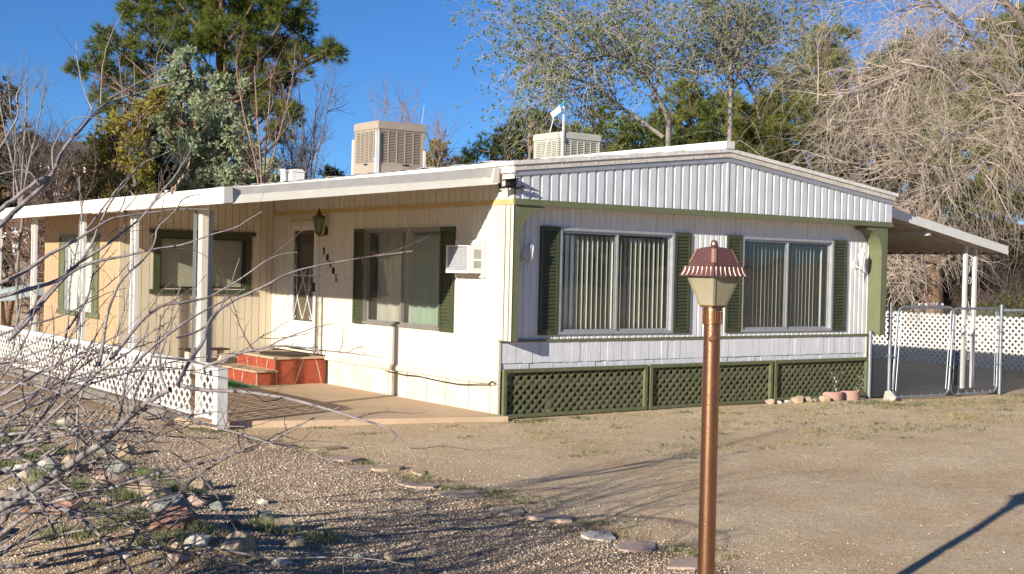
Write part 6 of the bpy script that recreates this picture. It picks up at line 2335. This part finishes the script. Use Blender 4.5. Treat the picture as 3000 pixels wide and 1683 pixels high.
tr = [
    (a6([(-560, 1300), (-250, 1180), (0, 1040), (250, 880), (520, 700), (680, 590), (850, 430), (960, 350), (1100, 270)]), 6.6, 6.0, .021, .013),
    ([(520, 1128), (591, 1142), (709, 1146), (827, 1161), (898, 1175), (933, 1183), (1026, 1210), (1105, 1231), (1142, 1252), (1175, 1299), (1200, 1341)], 6.0, 5.7, .010, .0022),
    ([(520, 1128), (548, 1071), (598, 1000), (615, 950), (667, 900), (797, 837), (849, 811), (922, 791), (1041, 770), (1210, 742)], 6.0, 6.6, .010, .0025),
    (a6([(-500, 1250), (-200, 1130), (100, 960), (250, 880), (420, 770), (600, 650), (700, 560), (850, 470), (1000, 400)]), 6.9, 6.4, .017, .006),
    (a6([(-400, 1500), (0, 1200), (300, 1010), (640, 930), (880, 850), (1100, 790), (1300, 740), (1550, 650), (1720, 590), (1900, 500)]), 6.6, 6.2, .013, .0025),
    (a6([(-400, 1400), (0, 1130), (60, 1050), (180, 1005), (300, 1015), (430, 1060), (560, 1150), (660, 1260), (750, 1360), (810, 1440), (860, 1520)]), 6.3, 5.6, .014, .004),
    (a6([(-300, 800), (0, 730), (150, 745), (280, 800), (380, 880), (520, 1000)]), 6.4, 6.0, .009, .003),
    (a6([(-300, 720), (0, 790), (130, 860), (250, 990), (330, 1110), (400, 1250)]), 6.2, 5.8, .009, .003),
    (a6([(-400, 1430), (0, 1400), (200, 1390), (350, 1345), (550, 1310), (800, 1290), (1000, 1300), (1060, 1310), (1150, 1275), (1250, 1285), (1500, 1325), (1700, 1355), (1890, 1340), (2250, 1345), (2560, 1385)]), 6.1, 5.9, .011, .002),
    (a6([(1040, 1308), (1280, 1320), (1500, 1390), (1640, 1450)]), 6.05, 5.8, .006, .002),
    (a6([(980, 1298), (1010, 1240), (1060, 1180), (1150, 1120), (1240, 1085)]), 6.05, 6.2, .005, .0015),
    ([(250, 1640), (369, 1605), (406, 1553), (473, 1501), (534, 1440), (581, 1392), (685, 1326), (756, 1302), (860, 1240), (1000, 1180)], 6.3, 6.5, .010, .002),
    (a6([(690, 585), (750, 520), (870, 640), (960, 720), (1050, 840), (1150, 960)]), 6.15, 6.0, .006, .002),
    (a6([(880, 400), (930, 390), (1100, 450), (1300, 540), (1500, 600), (1700, 670), (1880, 720), (2100, 830)]), 6.1, 5.8, .008, .002),
    (a6([(-350, 900), (0, 720), (130, 640), (230, 490), (330, 330), (430, 180), (540, 20), (640, -150)]), 6.6, 7.2, .012, .003),
    (a6([(-300, 700), (0, 560), (100, 470), (200, 350), (380, 230), (560, 110), (700, 20)]), 6.8, 7.2, .010, .003),
    (a6([(0, 740), (150, 620), (330, 450), (480, 310), (620, 180), (800, 60), (900, -30), (1060, -130)]), 6.6, 7.0, .012, .003),
    (a6([(460, 780), (480, 600), (490, 420), (540, 270), (620, 130), (640, 0), (660, -140)]), 6.8, 7.2, .008, .0025),
    (a6([(700, 580), (750, 430), (780, 260), (840, 130), (880, 30), (900, -80)]), 6.5, 6.8, .007, .0025),
    (a6([(850, 430), (830, 350), (880, 230), (960, 60), (990, -60), (1000, -160)]), 6.2, 6.5, .008, .0025),
    (a6([(1030, 300), (1000, 200), (1010, 80), (1060, 0), (1120, -80)]), 6.0, 6.2, .007, .0025),
    (a6([(-350, 420), (0, 340), (150, 250), (330, 180), (520, 90), (700, 60), (820, 30)]), 7.0, 6.6, .008, .002),
    (a6([(-200, 1000), (0, 980), (200, 990), (420, 1040), (700, 1020), (900, 960), (1100, 940), (1300, 960)]), 6.0, 5.9, .008, .0018),
    (a6([(0, 1330), (150, 1220), (350, 1130), (600, 1100), (800, 1060)]), 5.9, 5.8, .007, .002),
    (a6([(0, 870), (200, 760), (420, 620), (640, 560), (850, 540), (1100, 570), (1350, 560)]), 6.4, 6.2, .008, .002),
    (a1([(-250, 930), (0, 800), (160, 720), (320, 610), (480, 520), (650, 410), (750, 340), (900, 310), (1080, 285), (1400, 272)]), 6.4, 6.9, .012, .0022),
    (a1([(-250, 950), (0, 890), (230, 830), (400, 780), (560, 690), (720, 640), (900, 600), (1100, 560), (1300, 530), (1500, 470), (1700, 400), (1900, 290)]), 6.5, 7.0, .012, .002),
    (a1([(60, 1200), (180, 1080), (330, 890), (470, 740), (620, 560), (690, 400), (780, 210), (850, 110), (950, 0), (990, -50)]), 6.6, 7.2, .011, .0022),
    (a1([(100, 1150), (250, 960), (400, 800), (520, 690), (700, 570), (870, 440), (1000, 340), (1100, 210), (1180, 100), (1250, 30)]), 6.7, 7.1, .011, .002),
    (a1([(700, 1380), (720, 1260), (750, 1060), (800, 900), (880, 750), (1000, 640), (1090, 520), (1130, 400), (1250, 290), (1330, 200), (1450, 170)]), 6.5, 6.9, .009, .002),
    (a1([(460, 1200), (480, 1060), (500, 800), (550, 560), (585, 330), (580, 70)]), 7.0, 7.2, .006, .002),
    (a1([(780, 1330), (840, 1260), (1000, 1060), (1130, 960), (1300, 930), (1480, 890), (1690, 760), (1925, 600), (2100, 560)]), 6.2, 6.6, .010, .002),
    (a1([(900, 1420), (1060, 1260), (1250, 1120), (1450, 1000), (1640, 900), (1760, 820)]), 6.1, 6.5, .009, .002),
    (a1([(1250, 1180), (1400, 1130), (1500, 1040), (1600, 860), (1680, 620)]), 6.1, 6.5, .006, .0018),
    (a1([(1430, 1390), (1700, 1290), (1925, 1240), (2100, 1235), (2450, 1270), (2700, 1285)]), 6.0, 6.0, .007, .0015),
    (a1([(1060, 1310), (1290, 1340), (1500, 1380), (1700, 1290), (1860, 1180), (2050, 1060)]), 6.0, 6.2, .006, .0015),
    (a1([(0, 1160), (200, 1090), (350, 1060), (520, 990), (660, 880), (780, 780), (900, 640)]), 6.8, 7.1, .007, .0018),
    (a1([(-100, 420), (0, 560), (80, 700), (130, 790), (220, 860)]), 6.5, 6.8, .006, .002),
    (a1([(90, 1270), (130, 1000), (160, 840), (180, 720)]), 6.8, 7.0, .006, .002),
    (a1([(480, 1120), (620, 900), (660, 700), (740, 560), (860, 360)]), 6.9, 7.0, .006, .002),
    (a0([(-300, 1700), (30, 1445), (90, 1380), (260, 1230), (350, 1110), (400, 980), (490, 860), (600, 740), (700, 650), (820, 600), (950, 560), (1150, 510), (1400, 465)]), 6.2, 7.2, .0145, .002),
    (a0([(655, 680), (665, 560), (690, 420), (740, 260), (830, 90), (850, 55)]), 6.75, 7.0, .004, .0015),
    (a0([(600, 720), (540, 570), (490, 400), (468, 285)]), 6.7, 6.9, .004, .0015),
    (a0([(-250, 1520), (0, 1370), (90, 1310), (250, 1200), (300, 1165)]), 6.3, 6.5, .013, .008),
    (a0([(690, 655), (850, 560), (1000, 480), (1150, 430)]), 6.8, 7.0, .004, .0015),
    (a0([(350, 1120), (340, 1040), (340, 960), (380, 870), (440, 800), (530, 790), (700, 815)]), 6.5, 6.7, .006, .0015),
    (a0([(900, 1445), (980, 1350), (1060, 1240), (1130, 1160), (1200, 1040), (1240, 930), (1265, 880)]), 6.7, 6.9, .005, .002),
    (a0([(560, 1500), (610, 1440), (700, 1320), (780, 1220), (850, 1150), (950, 1060), (1110, 990)]), 6.8, 7.1, .006, .0018),
    (a0([(90, 1300), (95, 1100), (110, 950), (125, 880)]), 6.4, 6.6, .004, .0018),
    (a0([(530, 1460), (540, 1300), (535, 1180)]), 6.9, 7.0, .004, .0018),
    (a0([(-100, 1050), (0, 960), (60, 850), (110, 750), (100, 640), (150, 560), (235, 452)]), 6.6, 6.9, .007, .002),
    (a0([(-60, 1160), (40, 1125), (150, 1125), (240, 1190)]), 6.4, 6.4, .004, .002),
]
rs = np.random.default_rng(5)
rx_ = np.random.default_rng(15)
for k in range(46):                                   # further arching stems of the tangle, lower left
    x0 = rx_.uniform(-260, 20)
    y0 = rx_.uniform(1060, 1620)
    L = rx_.uniform(320, 900) * (1.0 if y0 > 1200 else .8)
    an = math.radians(rx_.uniform(4, 44))
    cv = rx_.uniform(-.0007, .0004)
    pts, xx, yy, aa = [], x0, y0, an
    for j in range(7):
        pts.append((xx, yy))
        xx += L / 6 * math.cos(aa)
        yy -= L / 6 * math.sin(aa)
        aa += cv * L / 6 * 6
    t0_ = rx_.uniform(6.0, 7.4)
    tr.append((pts, t0_, t0_ + rx_.uniform(-.4, .6), rx_.uniform(.0045, .0095), .0018))
TPn, TRn = px_limbs(tr, 26)
TRn = TRn * 1.05
TPn = TPn + np.cumsum(rs.normal(0, .0035, TPn.shape), axis=1) * np.linspace(0, 1, 26)[None, :, None]
# off-frame body of the shrub (left of the photograph): casts the streaky shadows over the gravel
defs = []
for k in range(110):
    a = rs.uniform(-math.pi, math.pi)
    rootp = np.array([rs.uniform(-9.4, -7.95), rs.uniform(-8.3, -6.95), -.1])
    L = rs.uniform(1.3, 2.9)
    hx_ = np.array([math.cos(a), math.sin(a)])
    el = rs.uniform(.45, 1.25)
    p1 = rootp + np.array([hx_[0] * .25, hx_[1] * .25, .55]) * L * .45
    p2 = rootp + np.array([hx_[0] * math.cos(el), hx_[1] * math.cos(el), math.sin(el)]) * L
    if p2[0] > -7.55 and p2[1] > -7.4:
        p2[0] = -7.6 - rs.uniform(0, .6)
    if np.hypot(p2[0] - CAM[0], p2[1] - CAM[1]) < 3.4:
        continue
    p2[1] = min(p2[1], -6.5 - rs.uniform(0, .5))
    pq = np.array([rootp, p1, p2])
    dq = pq - CAM
    if ((1500 + FPX * (dq @ AXR) / (dq @ AXF)) > -70).any() or (dq @ AXF < 2.5).any():
        continue
    defs.append(([rootp, p1, p2], rs.uniform(.014, .024), .004))
OP, OR = limbs(defs, 26)
shrub = thing('thorny_shrub', 'sprawling leafless thorny shrub with pale grey branches in left foreground', 'shrub', (-8.2, -6.4, -.05))
s1 = sprout(TPn, TRn, rs, 260, .12, .5, .0036, up=.12, spread=.5, wob=.12, n2=7, tmin=.25, fwd=.75)
s2 = sprout(*s1, rs, 140, .06, .22, .0022, up=.12, spread=.6, wob=.18, n2=5)
o1 = sprout(OP, OR, rs, 240, .5, 1.4, .009, up=.15, spread=.6, wob=.16, n2=7)
def offleft(st):
    dq = st[0] - CAM
    ok_ = ((1500 + FPX * (dq @ AXR) / np.maximum(dq @ AXF, .1)) < -40).all(1) & (st[0][:, :, 1] < -6.3).all(1)
    return st[0][ok_], st[1][ok_]


o1 = offleft(o1)
o2 = sprout(*o1, rs, 260, .2, .7, .004, up=.1, spread=.6, wob=.16, n2=5)
o2 = offleft(o2)
tubes_from('branch', [(TPn, TRn), (OP, OR)], THORN, shrub, (8, 6))
tubes_from('twig', [s1, s2, o1, o2], THORN_T, shrub, (4, 3, 4, 3))
# thorns: alternate along the branches
th_p, th_r = [], []
for P_, R_ in ((TPn, TRn), (OP, OR), (s1[0], s1[1])):
    for k in range(len(P_)):
        p = P_[k]
        seg = np.linalg.norm(np.diff(p, axis=0), axis=1)
        cum = np.concatenate([[0], seg.cumsum()])
        d = .08
        while d < cum[-1] - .02:
            i = min(np.searchsorted(cum, d) - 1, len(p) - 2)
            f = (d - cum[i]) / max(seg[i], 1e-6)
            pos = p[i] * (1 - f) + p[i + 1] * f
            tn = nrm(p[i + 1] - p[i])
            dr = nrm(rs.normal(0, 1, 3) + tn * .4)
            dr = nrm(dr - tn * (dr @ tn) * .6)
            L = rs.uniform(.018, .055)
            rad = min(.0028, R_[k, i] * .7)
            th_p.append([pos, pos + dr * L * .5, pos + dr * L])
            th_r.append([rad, rad * .6, .0004])
            d += rs.uniform(.035, .11)
tubes_obj('thorns', th_p, th_r, 3, THORN_T, shrub)['kind'] = 'stuff'
# a few dried leaves hanging on one twig
DRY = mat('dried_leaf', (0.50, 0.36, 0.26), 0.8, 0.2, 30)
for (x, y, t_) in ((544, 486, 6.85), (537, 508, 6.85), (528, 520, 6.82), (515, 540, 6.8), (505, 545, 6.8), (556, 470, 6.86), (548, 440, 6.9), (560, 420, 6.9), (380, 558, 6.9)):
    p = at(x, y, t_)
    d = nrm(np.array([rs.normal(0, .4), rs.normal(0, .4), -1]))
    s_ = nrm(np.cross(d, rs.normal(0, 1, 3)))
    L = rs.uniform(.03, .055)
    n_ = np.cross(d, s_)
    V = [p, p + d * L * .5 + s_ * L * .2, p + d * L + n_ * L * .1, p + d * L * .5 - s_ * L * .2, p + d * L * .5 + n_ * L * .12]
    mk('dry_leaf', V, [(0, 1, 4), (1, 2, 4), (2, 3, 4), (3, 0, 4)], DRY, shrub)

# ------------------------------------------------------------------ gravel, straw, grass
def project(P):
    d = P - CAM
    z = d @ AXF
    return 1500 + FPX * (d @ AXR) / z, 841.5 - FPX * (d @ AXU) / z, z


def gravelmat(name, stops):
    m = bpy.data.materials.new(name)
    m.use_nodes = True
    n, l = m.node_tree.nodes, m.node_tree.links
    bs = n['Principled BSDF']
    bs.inputs['Roughness'].default_value = 0.9
    bs.inputs['Specular IOR Level'].default_value = 0.2
    tc = n.new('ShaderNodeTexCoord')
    nz = n.new('ShaderNodeTexWhiteNoise')
    nz.noise_dimensions = '3D'
    sn = n.new('ShaderNodeVectorMath')
    sn.operation = 'SNAP'
    sn.inputs[1].default_value = (.02, .02, .5)
    l.new(tc.outputs['Object'], sn.inputs[0])
    l.new(sn.outputs[0], nz.inputs['Vector'])
    cr = n.new('ShaderNodeValToRGB')
    e = cr.color_ramp.elements
    while len(e) < len(stops):
        e.new(.5)
    for k, (p, c) in enumerate(stops):
        e[k].position = p
        e[k].color = (*c, 1)
    l.new(nz.outputs['Value'], cr.inputs[0])
    l.new(cr.outputs[0], bs.inputs['Base Color'])
    return m


GRAV = gravelmat('mixed_granite_gravel', [(0, (0.13, 0.11, 0.10)), (.12, (0.30, 0.22, 0.155)), (.35, (0.46, 0.34, 0.235)), (.6, (0.54, 0.425, 0.32)), (.85, (0.60, 0.50, 0.40)), (1, (0.66, 0.60, 0.53))])


GRAV2 = gravelmat('driveway_grit', [(0, (0.16, 0.13, 0.11)), (.2, (0.36, 0.27, 0.19)), (.5, (0.50, 0.39, 0.275)), (.9, (0.58, 0.47, 0.35)), (1, (0.64, 0.55, 0.45))])


def pebbles(name, label, x, y, s, rng, m):
    n = len(x)
    z = gz(x, y)
    octa = np.array([(1, 0, 0), (-1, 0, 0), (0, 1, 0), (0, -1, 0), (0, 0, 1), (0, 0, -1)], float)
    V = octa[None] * (1 + rng.uniform(-.3, .3, (n, 6, 1))) + rng.normal(0, .16, (n, 6, 3))
    a = rng.uniform(0, 6.28, n)
    ca, sa = np.cos(a), np.sin(a)
    V = np.stack([V[..., 0] * ca[:, None] - V[..., 1] * sa[:, None], V[..., 0] * sa[:, None] + V[..., 1] * ca[:, None], V[..., 2] * .68], -1)
    V = V * (s / 2)[:, None, None] + np.stack([x, y, z + s * .12], -1)[:, None]
    f = np.array([(0, 2, 4), (2, 1, 4), (1, 3, 4), (3, 0, 4), (2, 0, 5), (1, 2, 5), (3, 1, 5), (0, 3, 5)])
    F_ = (np.arange(n)[:, None, None] * 6 + f[None]).reshape(-1, 3)
    o = mk(name, V.reshape(-1, 3), F_, m)
    return tag(o, label, 'gravel', kind='stuff')


def scatter(n, tmin, tmax, rng, ymin=None):
    """random ground points inside the view wedge (a little wider), even in area"""
    t = np.sqrt(rng.uniform(tmin ** 2, tmax ** 2, n))
    u = rng.uniform(-.46, .46, n)
    p = CAM[None, :2] + t[:, None] * (np.array([AXF[0], AXF[1]])[None] + u[:, None] * np.array([AXR[0], AXR[1]])[None])
    return p[:, 0], p[:, 1], t


rg = np.random.default_rng(9)
x, y, t = scatter(330000, 6.0, 15.5, rg)
bed = (x < -3.35 + rg.normal(0, .12, len(x)))
keepp = bed & (y < 6) & (rg.uniform(0, 1, len(x)) < np.clip(1.8 * (7.4 / t) ** 2, 0, 1)) & ~((x > -3.6) & (y > .4))
xb, yb = x[keepp], y[keepp]
sb = np.clip(rg.lognormal(math.log(.0098), .38, len(xb)), .005, .034)
pebbles('gravel', 'coarse mixed granite gravel filling the yard left of the edging stones', xb, yb, sb, rg, GRAV)
x, y, t = scatter(260000, 5.6, 17.5, rg)
drive = (x > -3.35) & (y < -.3)
near_ = np.exp(-((x + 3.3) / .9) ** 2) + .9 * np.exp(-((t - 5.6) / 1.1) ** 2) + .05
keepp = drive & (rg.uniform(0, 1, len(x)) < near_ * .5)
xd, yd = x[keepp], y[keepp]
sd_ = np.clip(rg.lognormal(math.log(.0085), .4, len(xd)), .004, .028)
pebbles('gravel', 'scattered small stones on the sandy driveway', xd, yd, sd_, rg, GRAV2)

# straw and twigs lying on the ground
x, y, t = scatter(1100, 5.6, 18, rg)
ok = (y < -.25) | ((x < -3.7) & (y < 4))
x, y = x[ok], y[ok]
pp = []
for a, c in zip(x, y):
    L = rg.uniform(.02, .1) * (2.0 if rg.uniform() < .06 else 1)
    an = rg.uniform(0, 3.14)
    z = float(gz(a, c)) + .012
    pp.append([(a, c, z), (a + L * .5 * math.cos(an) + rg.normal(0, .008), c + L * .5 * math.sin(an), z + rg.uniform(0, .012)), (a + L * math.cos(an), c + L * math.sin(an), z)])
tag(tubes_obj('straw', pp, [.0011] * len(pp), 3, mat('dry_straw', (0.62, 0.53, 0.36), 0.9, .2, 3)), 'dry straw and twig litter scattered over the yard', 'litter', kind='stuff')


def tufts(name, label, x, y, rng, m, nb, L, wd, spread=.6):
    C = np.stack([x, y, gz(x, y) - .004], -1)
    V, F_ = blades(C, np.tile(np.array([[0, 0, 1.0]]), (len(x), 1)), rng, nb, L, wd, spread)
    return tag(mk(name, V, F_, m), label, 'grass', kind='stuff')


GRS = leafmat('weed_green', (0.17, 0.20, 0.075), (0.10, 0.12, 0.045), 3, .3)
GRD = leafmat('dry_grass_straw', (0.52, 0.44, 0.26), (0.33, 0.27, 0.14), 3, .3)
xs_, ys_ = [], []


def patch(cx_, cy_, sx_, sy_, n):
    xs_.append(rg.normal(cx_, sx_, n))
    ys_.append(rg.normal(cy_, sy_, n))


for (a, c, n) in ((-3.15, -3.4, 40), (-3.2, -3.95, 60), (-3.1, -4.3, 60), (-3.05, -4.7, 40), (-3.3, -1.2, 30), (-3.2, -2.4, 35), (-3.35, -.6, 30), (-3.1, -6.6, 50), (-3.4, .45, 70), (-2.3, .15, 25), (-4.3, 1.2, 30), (-4.6, 2.2, 25), (.35, -.35, 60), (1.0, -.45, 40), (.1, -.5, 40), (5.9, -.75, 40), (6.4, -.6, 30), (-2.2, -.65, 20), (-3.0, -5.6, 30), (-3.55, .75, 50)):
    patch(a, c, .11, .10, n)
for k in range(110):
    a, c = rg.uniform(-1.5, 10), rg.uniform(-3.6, -.45)
    patch(a, c, .10, .06, int(rg.integers(4, 14)))
patch(3.4, -2.9, .6, .22, 90)
patch(4.5, -3.1, .5, .2, 70)
patch(8.5, -.9, 1.0, .25, 260)
patch(6.5, -.9, .8, .2, 160)
patch(10.6, -.55, .3, .2, 200)
x, y = np.concatenate(xs_), np.concatenate(ys_)
ok = (y < -.2) | (x < 0)
tufts('grass', 'small green weeds dotted over the driveway and edging', x[ok], y[ok], rg, GRS, 7, .045, .006, .8)
xs_, ys_ = [], []
for k in range(230):
    a, c = rg.uniform(-1, 10.5), rg.uniform(-3.4, -.3)
    patch(a, c, .18, .07, int(rg.integers(6, 22)))
for k in range(60):
    patch(-6.1 + rg.normal(0, .45), rg.uniform(-6.3, 1.5), .09, .09, 26)
for k in range(26):
    patch(-3.3 + rg.normal(0, .12), rg.uniform(-6.8, -1), .08, .08, 14)
patch(-3.05, -6.85, .03, .03, 40)
x, y = np.concatenate(xs_), np.concatenate(ys_)
ok = (y < -.2) | (x < -3.7)
tufts('grass', 'short dry grass among the stones and along the house front', x[ok], y[ok], rg, GRD, 6, .05, .005, .9)
xs_, ys_ = [], []
for k in range(45):
    patch(-6.0 + rg.normal(0, .45), rg.uniform(-6.2, 1.0), .06, .06, 34)
x, y = np.concatenate(xs_), np.concatenate(ys_)
tufts('grass', 'taller pale green grass tufts between the border rocks', x, y, rg, leafmat('pale_green_grass', (0.36, 0.38, 0.19), (0.16, 0.20, 0.09), 3, .3), 6, .11, .006, .45)
